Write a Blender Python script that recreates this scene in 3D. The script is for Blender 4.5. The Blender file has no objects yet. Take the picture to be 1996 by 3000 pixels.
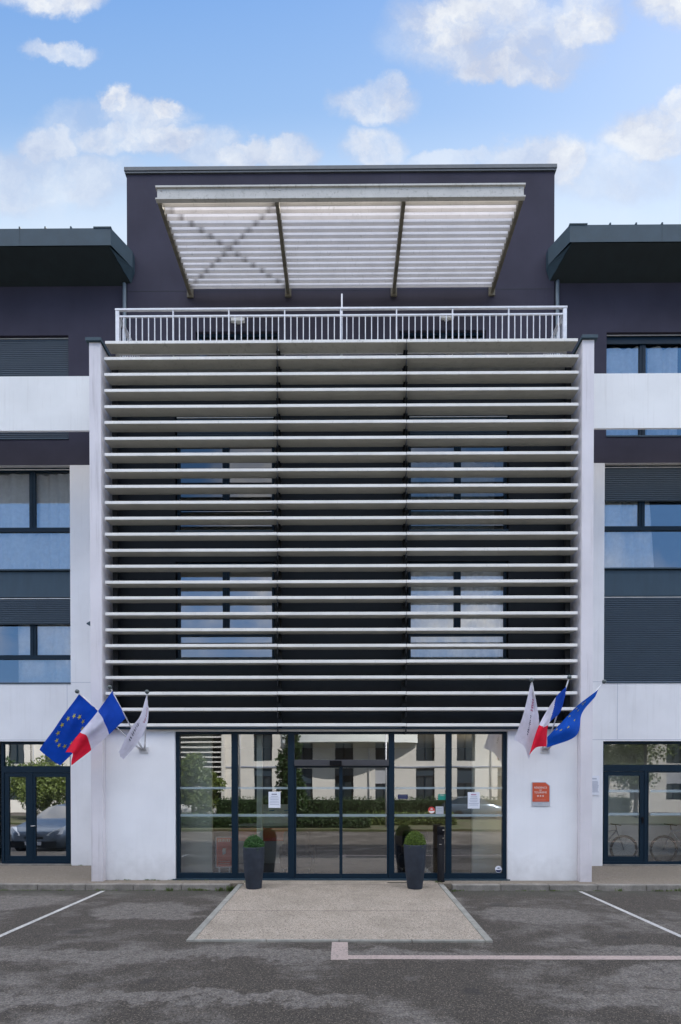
import bpy, math, random
from mathutils import Vector, Matrix
random.seed(7)
SC = bpy.context.scene
COL = SC.collection
# ------------------------------------------------------------------ camera model
W0, H0, FPX = 1996.0, 3000.0, 1558.0
EYE = Vector((0.066, 0.0, 2.05))
YAW, PITCH = math.radians(0.37), math.radians(-0.55)
CX0, CY0 = 998.0, 2318.0
ROT = Matrix.Rotation(YAW, 3, 'Z') @ Matrix.Rotation(math.radians(90) + PITCH, 3, 'X')
def at(u, v, Y):
    d = ROT @ Vector(((u - CX0) / FPX, (CY0 - v) / FPX, -1.0))
    t = Y / d.y
    return EYE + d * t
K = 1996 / 1568.0
def a1(u, v, Y): return at(u * K, v * K, Y)
def ZV(v, Y): return a1(784, v, Y).z
def XU(u, v, Y): return a1(u, v, Y).x
cam_d = bpy.data.cameras.new("Camera"); cam = bpy.data.objects.new("Camera", cam_d); COL.objects.link(cam)
cam.location = EYE; cam.rotation_euler = (math.radians(90) + PITCH, 0, YAW)
cam_d.sensor_fit = 'HORIZONTAL'; cam_d.sensor_width = 36; cam_d.lens = FPX / W0 * 36
cam_d.shift_y = (CY0 - H0 / 2) / W0; cam_d.clip_start = 0.05; cam_d.clip_end = 3000
SC.camera = cam
# ------------------------------------------------------------------ materials
class NT:
    def __init__(s, nt): s.t = nt; s.n = nt.nodes; s.l = nt.links
    def new(s, ty, **kw):
        n = s.n.new(ty)
        for k, v in kw.items(): setattr(n, k, v)
        return n
    def put(s, sock, v):
        if isinstance(v, bpy.types.NodeSocket): s.l.new(v, sock)
        elif v is not None: sock.default_value = v
    def math(s, op, a, b=None, c=None, clamp=False):
        n = s.new('ShaderNodeMath', operation=op); n.use_clamp = clamp
        s.put(n.inputs[0], a); s.put(n.inputs[1], b)
        if c is not None: s.put(n.inputs[2], c)
        return n.outputs[0]
    def vec(s, op, a, b=None):
        n = s.new('ShaderNodeVectorMath', operation=op); s.put(n.inputs[0], a)
        if b is not None: s.put(n.inputs[1], b)
        return n.outputs['Value'] if op in ('LENGTH', 'DOT_PRODUCT') else n.outputs[0]
    def noise(s, vec, scale, detail=4, rough=.55, out='Fac'):
        n = s.new('ShaderNodeTexNoise'); s.put(n.inputs['Vector'], vec)
        n.inputs['Scale'].default_value = scale; n.inputs['Detail'].default_value = detail
        n.inputs['Roughness'].default_value = rough
        return n.outputs[out]
    def mr(s, v, a, b, c=0., d=1., smooth=False):
        n = s.new('ShaderNodeMapRange'); n.clamp = True
        if smooth: n.interpolation_type = 'SMOOTHSTEP'
        s.put(n.inputs[0], v)
        for i, x in enumerate((a, b, c, d)): s.put(n.inputs[i + 1], x)
        return n.outputs[0]
    def mix(s, f, a, b, blend='MIX'):
        n = s.new('ShaderNodeMix', data_type='RGBA'); n.blend_type = blend
        s.put(n.inputs[0], f)
        for k, v in ((6, a), (7, b)):
            if isinstance(v, tuple) and len(v) == 3: v = v + (1,)
            s.put(n.inputs[k], v)
        return n.outputs[2]
    def mapping(s, vec, scale=(1, 1, 1), loc=(0, 0, 0)):
        n = s.new('ShaderNodeMapping'); s.put(n.inputs[0], vec)
        n.inputs['Scale'].default_value = scale; n.inputs['Location'].default_value = loc
        return n.outputs[0]
def mat(name):
    m = bpy.data.materials.new(name); m.use_nodes = True
    k = NT(m.node_tree); b = m.node_tree.nodes['Principled BSDF']
    return m, k, b
def obco(k): return k.new('ShaderNodeTexCoord').outputs['Object']
def simple(name, col, rough=.6, metal=0., var=.12, scale=6., bump=0., spec=.5, stretch=(1, 1, 1), fine=0.):
    m, k, b = mat(name)
    co = k.mapping(obco(k), stretch)
    n = k.noise(co, scale, 5, .6)
    f = k.mr(n, .3, .7, 1 - var, 1 + var)
    c = k.mix(1., tuple(col), (1, 1, 1), 'MULTIPLY')
    mul = k.new('ShaderNodeVectorMath', operation='SCALE'); k.put(mul.inputs[0], c); k.put(mul.inputs['Scale'], f)
    out = mul.outputs[0]
    if fine:
        n2 = k.noise(co, scale * 25, 2, .7); f2 = k.mr(n2, .3, .7, 1 - fine, 1 + fine)
        m2 = k.new('ShaderNodeVectorMath', operation='SCALE'); k.put(m2.inputs[0], out); k.put(m2.inputs['Scale'], f2); out = m2.outputs[0]
    k.put(b.inputs['Base Color'], out)
    b.inputs['Roughness'].default_value = rough; b.inputs['Metallic'].default_value = metal
    b.inputs['Specular IOR Level'].default_value = spec
    if bump:
        bn = k.new('ShaderNodeBump'); bn.inputs['Strength'].default_value = bump; bn.inputs['Distance'].default_value = .01
        k.put(bn.inputs['Height'], k.noise(co, scale * 12, 3)); k.put(b.inputs['Normal'], bn.outputs[0])
    return m
def plaster(name, col, streak=.25, dirt=(.30, .28, .26), lowdirt=.0, blot=.1):
    """painted render: faint blotches, vertical run-off streaks"""
    m, k, b = mat(name); co = obco(k)
    base = k.mix(k.mr(k.noise(co, .9, 4), .35, .7), tuple(col), tuple(c * (1 - blot) for c in col))
    st = k.noise(k.mapping(co, (7, 7, .35)), 1.6, 6, .65)
    base = k.mix(k.math('MULTIPLY', k.mr(st, .54, .78), streak), base, dirt)
    if lowdirt:
        z = k.new('ShaderNodeSeparateXYZ'); k.put(z.inputs[0], co)
        n = k.noise(co, 3.5, 5)
        low = k.mr(k.math('ADD', z.outputs[2], k.math('MULTIPLY', n, .9)), .35, 1.05, lowdirt, 0.)
        base = k.mix(low, base, dirt)
    k.put(b.inputs['Base Color'], base); b.inputs['Roughness'].default_value = .85
    b.inputs['Specular IOR Level'].default_value = .25
    bn = k.new('ShaderNodeBump'); bn.inputs['Strength'].default_value = .15; bn.inputs['Distance'].default_value = .004
    k.put(bn.inputs['Height'], k.noise(co, 34, 4, .7)); k.put(b.inputs['Normal'], bn.outputs[0])
    bn.inputs['Strength'].default_value = .35
    return m
M = {}
M['white'] = plaster('white_render', (.82, .82, .84), .09, (.40, .39, .39), .55)
M['white_wing'] = plaster('white_panel', (.77, .77, .79), .18, (.40, .38, .36), .2)
M['pillar'] = plaster('pillar_concrete', (.70, .67, .70), .55, (.33, .30, .31), .5, .14)
M['band'] = plaster('band_render', (.80, .80, .79), .28, (.42, .39, .37))
M['purple'] = plaster('aubergine_cladding', (.045, .042, .064), .3, (.030, .028, .040), 0, .24)
M['slate'] = simple('slate_blue_sheet_metal', (.028, .055, .075), .55, .0, .12, 3, spec=.3)
M['soffit'] = simple('dark_soffit_board', (.012, .022, .027), .7, 0, .15, 4)
M['navy'] = simple('anthracite_frame_paint', (.004, .016, .030), .45, 0, .1, 4, spec=.2)
M['darkwall'] = simple('anthracite_wall', (.010, .013, .017), .75, 0, .2, 2)
M['shutter'] = simple('shutter_aluminium', (.028, .048, .070), .5, .0, .08, 3)
M['panel'] = simple('spandrel_panel', (.024, .048, .068), .4, .0, .12, 2, stretch=(3, 3, .6))
M['rail'] = simple('galvanised_rail', (.62, .62, .64), .4, .25, .1, 8)
M['terrace'] = simple('terrace_concrete', (.45, .44, .42), .9, 0, .2, 3)
M['line_metal'] = simple('pale_aluminium_rail', (.55, .54, .52), .4, .2)
M['interior'] = simple('interior_paint', (.42, .43, .42), .9, 0, .05, 2)
M['intdark'] = simple('interior_dark_paint', (.10, .09, .085), .9, 0, .1, 2)
M['intwhite'] = simple('interior_white_paint', (.82, .85, .83), .8, 0, .05, 2)
M['tile'] = simple('lobby_floor_tile', (.12, .12, .125), .25, 0, .15, 3)
M['black'] = simple('black_plastic', (.005, .005, .007), .6, 0, .2, 8, spec=.12)
M['rubber'] = simple('tyre_rubber', (.018, .018, .018), .8, 0, .2, 8)
M['pot'] = simple('anthracite_pot', (.024, .030, .042), .55, 0, .28, 5, bump=.3, spec=.25)
M['soil'] = simple('soil', (.04, .028, .02), 1, 0, .3, 30)
M['chrome'] = simple('brushed_steel', (.55, .55, .56), .25, .9, .05)
M['knob'] = simple('grey_ball_plastic', (.08, .10, .10), .35, 0, .1)
M['orange'] = simple('orange_enamel', (.56, .085, .035), .45, 0, .04)
M['plategrey'] = simple('plate_grey', (.45, .46, .50), .4, 0, .04)
M['paper'] = simple('white_paper', (.72, .74, .80), .8, 0, .03)
M['ink'] = simple('dark_ink', (.03, .035, .09), .8, 0, .1)
M['redink'] = simple('magenta_ink', (.40, .06, .16), .8, 0, .1)
M['greyink'] = simple('grey_ink', (.30, .33, .42), .8, 0, .05)
M['lettering'] = simple('white_lettering', (.80, .74, .70), .6, 0, .02)
M['green'] = simple('green_vinyl', (.01, .25, .19), .6, 0, .05)
M['red'] = simple('red_vinyl', (.55, .05, .04), .6, 0, .05)
M['wood'] = simple('brown_bark', (.075, .055, .04), .95, 0, .35, 9, bump=.6, stretch=(1, 1, .25))
M['wallbeige'] = plaster('opposite_render', (.74, .71, .66), .2, (.35, .33, .3))
M['kerb'] = simple('kerb_concrete', (.19, .175, .155), .95, 0, .38, 3.5, bump=.5, fine=.22)
M['edge'] = simple('edging_stone', (.24, .235, .21), .95, 0, .22, 5, bump=.4, fine=.2)
M['warm_lamp'] = simple('lamp_housing', (.75, .74, .70), .5)
def cloth(name, col, tr=.45, var=.08):
    m, k, b = mat(name); co = obco(k)
    c = k.mix(k.mr(k.noise(co, 9, 3), .3, .7), tuple(x * (1 - var) for x in col), tuple(min(1, x * (1 + var)) for x in col))
    k.put(b.inputs['Base Color'], c); b.inputs['Roughness'].default_value = .75; b.inputs['Specular IOR Level'].default_value = .3
    t = k.new('ShaderNodeBsdfTranslucent'); k.put(t.inputs[0], c)
    mx = k.new('ShaderNodeMixShader'); mx.inputs[0].default_value = tr
    k.l.new(b.outputs[0], mx.inputs[1]); k.l.new(t.outputs[0], mx.inputs[2])
    k.l.new(mx.outputs[0], m.node_tree.nodes['Material Output'].inputs[0])
    return m
M['fblue'] = cloth('flag_blue', (.010, .075, .50)); M['fwhite'] = cloth('flag_white', (.76, .74, .84))
M['fred'] = cloth('flag_red', (.78, .012, .045)); M['fyellow'] = cloth('flag_yellow', (.80, .72, .12))
M['eublue'] = cloth('flag_eu_blue', (.004, .07, .50))
M['curtain'] = cloth('sheer_curtain', (.90, .90, .89), .25)
def glass(name, refl=.3, tint=(.82, .87, .88), rough=0., lift=0.):
    m, k, b = mat(name); m.node_tree.nodes.remove(b)
    tr = k.new('ShaderNodeBsdfTransparent'); tr.inputs[0].default_value = tint + (1,)
    gl = k.new('ShaderNodeBsdfGlossy'); gl.inputs['Color'].default_value = (.95, .97, 1, 1); gl.inputs['Roughness'].default_value = rough
    # float glass is never quite flat: very slight waviness of the reflection
    bn = k.new('ShaderNodeBump'); bn.inputs['Strength'].default_value = .25; bn.inputs['Distance'].default_value = .0025
    k.put(bn.inputs['Height'], k.noise(obco(k), 1.3, 1, .4)); k.put(gl.inputs['Normal'], bn.outputs[0])
    fr = k.new('ShaderNodeFresnel'); fr.inputs['IOR'].default_value = 1.5
    f = k.math('ADD', k.math('MULTIPLY', fr.outputs[0], 1.6), refl, clamp=True)
    mx = k.new('ShaderNodeMixShader'); k.put(mx.inputs[0], f)
    k.l.new(tr.outputs[0], mx.inputs[1]); k.l.new(gl.outputs[0], mx.inputs[2])
    k.l.new(mx.outputs[0], m.node_tree.nodes['Material Output'].inputs[0])
    return m
M['glass'] = glass('window_glass', .21, (.95, .97, .98)); M['leftglass'] = glass('left_door_glass', .42, (.95, .97, .97)); M['doorglass'] = glass('door_glass', .14, (.95, .97, .97)); M['shopglass'] = glass('entrance_glass', .27, (.92, .97, .95))
M['smoke'] = glass('dark_glass', .06, (.38, .43, .45))
def frost():
    m, k, b = mat('frosted_film'); b.inputs['Base Color'].default_value = (.55, .68, .74, 1); b.inputs['Roughness'].default_value = .5
    t = k.new('ShaderNodeBsdfTransparent'); mx = k.new('ShaderNodeMixShader'); mx.inputs[0].default_value = .38
    k.l.new(t.outputs[0], mx.inputs[1]); k.l.new(b.outputs[0], mx.inputs[2])
    k.l.new(mx.outputs[0], m.node_tree.nodes['Material Output'].inputs[0]); return m
M['frost'] = frost()
def slatmat(name, col, stains=False, moss=.3):
    m, k, b = mat(name); co = obco(k)
    base = k.mix(k.mr(k.noise(k.mapping(co, (1, 1, 1)), 2.2, 5), .35, .7), tuple(col), tuple(c * .86 for c in col))
    sp = k.noise(k.mapping(co, (9, 3, 3)), 2.5, 6, .7)
    base = k.mix(k.math('MULTIPLY', k.mr(sp, .58, .75), moss), base, (.16, .15, .11))
    z = k.new('ShaderNodeSeparateXYZ'); k.put(z.inputs[0], co)
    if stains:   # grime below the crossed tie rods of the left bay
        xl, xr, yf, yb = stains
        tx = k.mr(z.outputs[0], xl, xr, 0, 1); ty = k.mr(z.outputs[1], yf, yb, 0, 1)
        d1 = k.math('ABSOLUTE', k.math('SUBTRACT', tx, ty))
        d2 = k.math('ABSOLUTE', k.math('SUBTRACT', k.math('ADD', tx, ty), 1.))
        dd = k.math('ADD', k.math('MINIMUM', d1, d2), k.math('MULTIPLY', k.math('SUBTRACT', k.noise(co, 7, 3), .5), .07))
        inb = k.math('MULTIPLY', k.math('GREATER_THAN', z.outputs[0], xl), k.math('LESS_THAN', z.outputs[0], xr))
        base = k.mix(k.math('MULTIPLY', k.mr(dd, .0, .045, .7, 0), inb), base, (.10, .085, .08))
    else:        # the top slats carry more lichen and grime
        top = k.mr(z.outputs[2], 10.6, 11.6, 0, 1)
        n = k.noise(k.mapping(co, (1, 1, 1)), 9, 6, .75)
        base = k.mix(k.math('MULTIPLY', k.mr(n, .54, .68), k.math('MULTIPLY', top, .45)), base, (.14, .13, .10))
    k.put(b.inputs['Base Color'], base); b.inputs['Roughness'].default_value = .55
    return m
M['slat'] = slatmat('sunscreen_slat', (.78, .76, .72))
M['slatshade'] = slatmat('slat_shade_tone', (.50, .485, .44))  # darker slat colour with the shade of tops and undersides painted in
M['olive'] = simple('weathered_beam', (.155, .14, .105), .8, 0, .35, 5, fine=.2)
def scl_(k, v, f):
    n = k.new('ShaderNodeVectorMath', operation='SCALE'); k.put(n.inputs[0], v); n.inputs['Scale'].default_value = f; return n.outputs[0]
def asphalt():
    m, k, b = mat('asphalt'); co = obco(k)
    w = k.noise(co, .55, 5, .6); w2 = k.noise(k.mapping(co, (1, 1.7, 1), (3, 1, 0)), 1.5, 6, .68)
    pt = k.math('ADD', k.math('MULTIPLY', w, .6), k.math('MULTIPLY', w2, .4))
    dist = k.vec('ADD', co, k.vec('SCALE', k.vec('SUBTRACT', k.noise(co, 1.3, 4, .6, 'Color'), (.5, .5, .5)), None))
    # the dry pale patches seen in the bays
    sc = k.new('ShaderNodeVectorMath', operation='SCALE'); k.put(sc.inputs[0], k.vec('SUBTRACT', k.noise(co, 1.3, 5, .65, 'Color'), (.5, .5, .5))); sc.inputs['Scale'].default_value = 1.5
    dist = k.vec('ADD', co, sc.outputs[0])
    blobs = None
    for (bx, by, rx, ry) in ((-3.35, 9.2, .95, .62), (-2.9, 8.75, 1.0, .25), (3.25, 8.95, 1.05, .62), (-6.2, 9.9, 1.2, .8), (4.6, 6.9, 1.6, .35), (-1.8, 6.8, 4.5, .28), (-2.5, 5.35, 3.2, .22), (3.8, 6.05, .8, .45), (3.6, 5.3, 1.6, .3)):
        v = k.vec('MULTIPLY', k.vec('SUBTRACT', dist, (bx, by, -.12)), (1 / rx, 1 / ry, 0))
        r = k.mr(k.vec('LENGTH', v), .75, 1.1, 1, 0, True)
        blobs = r if blobs is None else k.math('MAXIMUM', blobs, r)
    fine = k.noise(co, 40, 4, .8)
    pm = k.math('MAXIMUM', k.mr(pt, .50, .60), k.math('MULTIPLY', blobs, .95))
    pm = k.math('MULTIPLY', pm, k.mr(k.noise(co, 9, 6, .85), .36, .58, .25, 1))
    c = k.mix(pm, (.052, .045, .038), (.150, .136, .124))
    g = k.new('ShaderNodeVectorMath', operation='SCALE'); k.put(g.inputs[0], c); k.put(g.inputs['Scale'], k.mr(fine, .32, .68, .35, 1.65)); c = g.outputs[0]
    vo = k.new('ShaderNodeTexVoronoi'); k.put(vo.inputs['Vector'], co); vo.inputs['Scale'].default_value = 75
    sep = k.new('ShaderNodeSeparateColor'); k.put(sep.inputs[0], vo.outputs['Color'])
    grain = k.math('MULTIPLY', k.math('GREATER_THAN', sep.outputs[0], .70), k.math('LESS_THAN', vo.outputs['Distance'], .42))
    c = k.mix(k.math('MULTIPLY', grain, k.mr(sep.outputs[1], 0, 1, .15, .7)), c, (.30, .25, .20))
    vc = k.new('ShaderNodeTexVoronoi', feature='DISTANCE_TO_EDGE'); vc.inputs['Scale'].default_value = .42
    k.put(vc.inputs['Vector'], k.vec('ADD', co, sc.outputs[0]))
    crack = k.math('MULTIPLY', k.mr(vc.outputs['Distance'], .0, .006, 1, 0), k.mr(k.noise(co, .7, 2), .50, .56))
    c = k.mix(k.math('MULTIPLY', crack, .75), c, (.02, .018, .016))
    for ox, oy, orr in ((2.9, 9.7, .22), (-3.9, 7.9, .18), (1.4, 5.6, .16), (-2.1, 5.9, .12), (4.1, 7.6, .14)):
        od = k.vec('LENGTH', k.vec('MULTIPLY', k.vec('SUBTRACT', k.vec('ADD', co, scl_(k, sc.outputs[0], .25)), (ox, oy, -.12)), (1, 1, 0)))
        c = k.mix(k.mr(od, orr * .4, orr, .55, 0, True), c, (.03, .028, .027))
    # damp mossy foot of the kerb
    z = k.new('ShaderNodeSeparateXYZ'); k.put(z.inputs[0], co)
    ed = k.math('ADD', z.outputs[1], k.math('MULTIPLY', k.noise(co, 2.2, 5), .9))
    c = k.mix(k.mr(ed, 10.7, 11.4, 0, .6), c, (.055, .056, .045))
    k.put(b.inputs['Base Color'], c); b.inputs['Roughness'].default_value = .9; b.inputs['Specular IOR Level'].default_value = .3
    bn = k.new('ShaderNodeBump'); bn.inputs['Strength'].default_value = .6; bn.inputs['Distance'].default_value = .008
    k.put(bn.inputs['Height'], fine); k.put(b.inputs['Normal'], bn.outputs[0])
    return m
M['asphalt'] = asphalt()
def aggregate(name, c1, c2, c3, sc=70, dirt=.3, joint=None):
    m, k, b = mat(name); co = obco(k)
    vo = k.new('ShaderNodeTexVoronoi'); k.put(vo.inputs['Vector'], co); vo.inputs['Scale'].default_value = sc
    s = k.new('ShaderNodeSeparateColor'); k.put(s.inputs[0], vo.outputs['Color'])
    c = k.mix(s.outputs[0], c1, c2); c = k.mix(k.math('GREATER_THAN', s.outputs[1], .8), c, c3)
    n = k.noise(co, 1.4, 6, .65)
    c = k.mix(k.math('MULTIPLY', k.mr(n, .45, .7), dirt), c, (.16, .14, .11))
    z = k.new('ShaderNodeSeparateXYZ'); k.put(z.inputs[0], co)
    # more grime toward the building end of the slab
    bk = k.math('MULTIPLY', k.mr(z.outputs[1], 9.3, 11.4), k.mr(k.noise(co, 3, 5), .3, .65, .1, .7))
    c = k.mix(bk, c, (.17, .145, .11))
    if joint:
        for j in joint:
            d = k.math('ABSOLUTE', k.math('SUBTRACT', z.outputs[1], j)); c = k.mix(k.math('MULTIPLY', k.math('LESS_THAN', d, .014), .6), c, (.10, .08, .07))
    k.put(b.inputs['Base Color'], c); b.inputs['Roughness'].default_value = .9; b.inputs['Specular IOR Level'].default_value = .3
    bn = k.new('ShaderNodeBump'); bn.inputs['Strength'].default_value = .5; bn.inputs['Distance'].default_value = .006
    k.put(bn.inputs['Height'], vo.outputs['Distance']); k.put(b.inputs['Normal'], bn.outputs[0])
    return m
M['walkway'] = aggregate('washed_aggregate', (.27, .225, .18), (.42, .365, .305), (.17, .14, .11), 85, .45, (8.95, 11.02))
M['pavement'] = aggregate('pavement_aggregate', (.15, .125, .10), (.26, .225, .19), (.10, .08, .06), 55, .75)
def worn(name, col, under=(.12, .11, .105)):
    m, k, b = mat(name); co = obco(k)
    n = k.noise(co, 26, 6, .8); n2 = k.noise(co, 2, 3)
    c = k.mix(k.mr(k.math('ADD', n, k.math('MULTIPLY', n2, .25)), .60, .80), tuple(col), under)
    k.put(b.inputs['Base Color'], c); b.inputs['Roughness'].default_value = .8; return m
M['linewhite'] = worn('worn_white_paint', (.50, .49, .47)); M['linepink'] = worn('worn_pink_paint', (.37, .295, .265))
def leafmat(name, c1, c2):
    m, k, b = mat(name)
    g = k.new('ShaderNodeNewGeometry'); 
    n = k.noise(obco(k), 9, 3)
    r = k.math('ADD', k.math('MULTIPLY', g.outputs['Random Per Island'], .6), k.math('MULTIPLY', n, .4))
    c = k.mix(r, c1, c2); k.put(b.inputs['Base Color'], c); b.inputs['Roughness'].default_value = .6
    t = k.new('ShaderNodeBsdfTranslucent'); k.put(t.inputs[0], c); mx = k.new('ShaderNodeMixShader'); mx.inputs[0].default_value = .3
    k.l.new(b.outputs[0], mx.inputs[1]); k.l.new(t.outputs[0], mx.inputs[2]); k.l.new(mx.outputs[0], m.node_tree.nodes['Material Output'].inputs[0])
    return m
M['box1'] = leafmat('boxwood_leaf_deep', (.030, .085, .022), (.075, .19, .05))
M['box2'] = leafmat('boxwood_leaf_olive', (.045, .085, .012), (.17, .25, .035))
M['leaf'] = leafmat('tree_leaf', (.06, .10, .018), (.17, .21, .045)); M['leafdark'] = leafmat('dark_leaf', (.018, .045, .012), (.05, .10, .022))
M['grass'] = leafmat('grass_blade', (.05, .08, .02), (.13, .17, .05))
def vergemat():
    m, k, b = mat('verge_grass'); co = obco(k)
    c = k.mix(k.mr(k.noise(co, .8, 6, .7), .40, .58), (.065, .075, .022), (.105, .080, .050))
    c = k.mix(k.mr(k.noise(co, 14, 4, .8), .35, .7), c, (.03, .045, .012)); k.put(b.inputs['Base Color'], c); b.inputs['Roughness'].default_value = 1; return m
M['verge'] = vergemat()
M['carpaint'] = simple('slate_blue_car_paint', (.11, .15, .20), .25, .4, .03, spec=.8)
M['carpaint2'] = simple('white_car_paint', (.6, .6, .6), .25, 0, .03, spec=.8)
M['bike'] = simple('bicycle_paint', (.25, .30, .34), .3, .3)
M['cargo'] = simple('display_blue', (.05, .18, .42), .7)
M['sofa'] = simple('brown_leather', (.045, .03, .026), .5, 0, .2)
# ------------------------------------------------------------------ mesh helpers
def link(o, parent=None):
    COL.objects.link(o)
    if parent is not None:
        o.parent = parent
        o.matrix_parent_inverse = Matrix.Identity(4)
    return o
class MB:
    """collects geometry in world coordinates; build() links it as ONE mesh object"""
    def __init__(s): s.v = []; s.f = []; s.m = []; s.sm = []
    def face(s, pts, mi=0, smooth=False):
        b = len(s.v); s.v += [tuple(p) for p in pts]; s.f.append(tuple(range(b, b + len(pts)))); s.m.append(mi); s.sm.append(smooth)
    def box(s, x0, x1, y0, y1, z0, z1, mi=0):
        if x0 > x1: x0, x1 = x1, x0
        if y0 > y1: y0, y1 = y1, y0
        if z0 > z1: z0, z1 = z1, z0
        b = len(s.v)
        s.v += [(x0, y0, z0), (x1, y0, z0), (x1, y1, z0), (x0, y1, z0), (x0, y0, z1), (x1, y0, z1), (x1, y1, z1), (x0, y1, z1)]
        for q in ((3, 2, 1, 0), (4, 5, 6, 7), (0, 1, 5, 4), (1, 2, 6, 5), (2, 3, 7, 6), (3, 0, 4, 7)):
            s.f.append(tuple(b + i for i in q)); s.m.append(mi); s.sm.append(False)
        return s
    def hexa(s, p, mi=0):   # 8 points: bottom ring 4 then top ring 4
        b = len(s.v); s.v += [tuple(q) for q in p]
        for q in ((3, 2, 1, 0), (4, 5, 6, 7), (0, 1, 5, 4), (1, 2, 6, 5), (2, 3, 7, 6), (3, 0, 4, 7)):
            s.f.append(tuple(b + i for i in q)); s.m.append(mi); s.sm.append(False)
        return s
    def tube(s, pts, r, n=10, mi=0, r2=None, cap=True, closed=False):
        pts = [Vector(p) for p in pts]; b = len(s.v); N = len(pts)
        up = Vector((0, 0, 1))
        for i, p in enumerate(pts):
            if closed: d = pts[(i + 1) % N] - pts[i - 1]
            else: d = pts[min(i + 1, N - 1)] - pts[max(i - 1, 0)]
            d.normalize(); a = d.cross(up)
            if a.length < .05: a = d.cross(Vector((1, 0, 0)))
            a.normalize(); c = a.cross(d).normalized()
            rr = r if r2 is None else r + (r2 - r) * i / max(1, N - 1)
            for j in range(n):
                t = 2 * math.pi * j / n; s.v.append(tuple(p + a * math.cos(t) * rr + c * math.sin(t) * rr))
        for i in range(N if closed else N - 1):
            i2 = (i + 1) % N
            for j in range(n):
                s.f.append((b + i * n + j, b + i * n + (j + 1) % n, b + i2 * n + (j + 1) % n, b + i2 * n + j)); s.m.append(mi); s.sm.append(True)
        if cap and not closed:
            s.f.append(tuple(b + j for j in range(n))[::-1]); s.m.append(mi); s.sm.append(False)
            s.f.append(tuple(b + (N - 1) * n + j for j in range(n))); s.m.append(mi); s.sm.append(False)
        return s
    def lathe(s, prof, cx, cy, n=40, mi=0):   # prof: (r,z)
        b = len(s.v)
        for r, z in prof:
            for j in range(n):
                t = 2 * math.pi * j / n; s.v.append((cx + r * math.cos(t), cy + r * math.sin(t), z))
        for i in range(len(prof) - 1):
            for j in range(n):
                s.f.append((b + i * n + j, b + i * n + (j + 1) % n, b + (i + 1) * n + (j + 1) % n, b + (i + 1) * n + j)); s.m.append(mi); s.sm.append(True)
        return s
    def ball(s, c, r, n=12, mi=0, sz=1.):
        prof = [(r * math.cos(a), c[2] + r * sz * math.sin(a)) for a in [math.pi * (i / 8 - .5) for i in range(9)]]
        return s.lathe([(max(p[0], 1e-4), p[1]) for p in prof], c[0], c[1], n, mi)
    def prism(s, poly, axis, a, b_, mi=0):   # extrude 2D polygon along axis
        def P(q, w):
            if axis == 'x': return (w, q[0], q[1])
            if axis == 'y': return (q[0], w, q[1])
            return (q[0], q[1], w)
        n = len(poly)
        s.face([P(q, a) for q in poly], mi); s.face([P(q, b_) for q in reversed(poly)], mi)
        for i in range(n):
            q, r = poly[i], poly[(i + 1) % n]
            s.face([P(q, a), P(q, b_), P(r, b_), P(r, a)], mi)
        return s
    def build(s, name, mats, parent=None, origin=None, bevel=0., recalc=True):
        if not isinstance(mats, (list, tuple)): mats = [mats]
        me = bpy.data.meshes.new(name); o = bpy.data.objects.new(name, me)
        po = Vector((0, 0, 0))
        if parent is not None: po = parent.get('_o') and Vector(parent['_o']) or Vector((0, 0, 0))
        org = Vector(origin) if origin is not None else po
        me.from_pydata([tuple(Vector(v) - org) for v in s.v], [], s.f)
        for m in mats: me.materials.append(m)
        me.polygons.foreach_set('material_index', s.m); me.polygons.foreach_set('use_smooth', s.sm)
        me.update()
        if recalc:
            import bmesh
            bm = bmesh.new(); bm.from_mesh(me); bmesh.ops.recalc_face_normals(bm, faces=bm.faces); bm.to_mesh(me); bm.free()
        link(o, parent); o.location = org - po
        o['_o'] = tuple(org)
        if bevel:
            bv = o.modifiers.new('bevel', 'BEVEL'); bv.width = bevel; bv.segments = 2; bv.limit_method = 'ANGLE'
        return o
def tag(o, label, cat=None, group=None, kind=None):
    if label: o['label'] = label
    if cat: o['category'] = cat
    if group: o['group'] = group
    if kind: o['kind'] = kind
    return o
def thing(name, label, cat, loc=(0, 0, 0), group=None):
    o = bpy.data.objects.new(name, None); o.empty_display_size = .3; COL.objects.link(o)
    o.location = loc; o['_o'] = tuple(loc); return tag(o, label, cat, group)
def copy_tree(o, parent=None):
    c = o.copy(); COL.objects.link(c); c.parent = parent
    for ch in list(o.children): copy_tree(ch, c)
    return c
def text_faces(mb, txt, cx, cz, y, size, mi=0, sx=1.):
    """letters as flat faces standing in the XZ plane, facing the car park"""
    cu = bpy.data.curves.new('lettering_curve', 'FONT'); cu.body = txt; cu.size = size; cu.align_x = 'CENTER'; cu.align_y = 'CENTER'
    ob = bpy.data.objects.new('lettering_curve', cu); COL.objects.link(ob)
    dg = bpy.context.evaluated_depsgraph_get(); me = bpy.data.meshes.new_from_object(ob.evaluated_get(dg))
    for p in me.polygons: mb.face([(cx + me.vertices[i].co.x * sx, y, cz + me.vertices[i].co.y) for i in p.vertices], mi)
    bpy.data.objects.remove(ob); bpy.data.curves.remove(cu); bpy.data.meshes.remove(me)
# ------------------------------------------------------------------ planes (metres from the camera)
YP = 11.37; YS = 11.40; YW = 11.53; YF = 11.60; YD = 12.0; YG = 13.65; YT = 13.60
GZ = -.12
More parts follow.
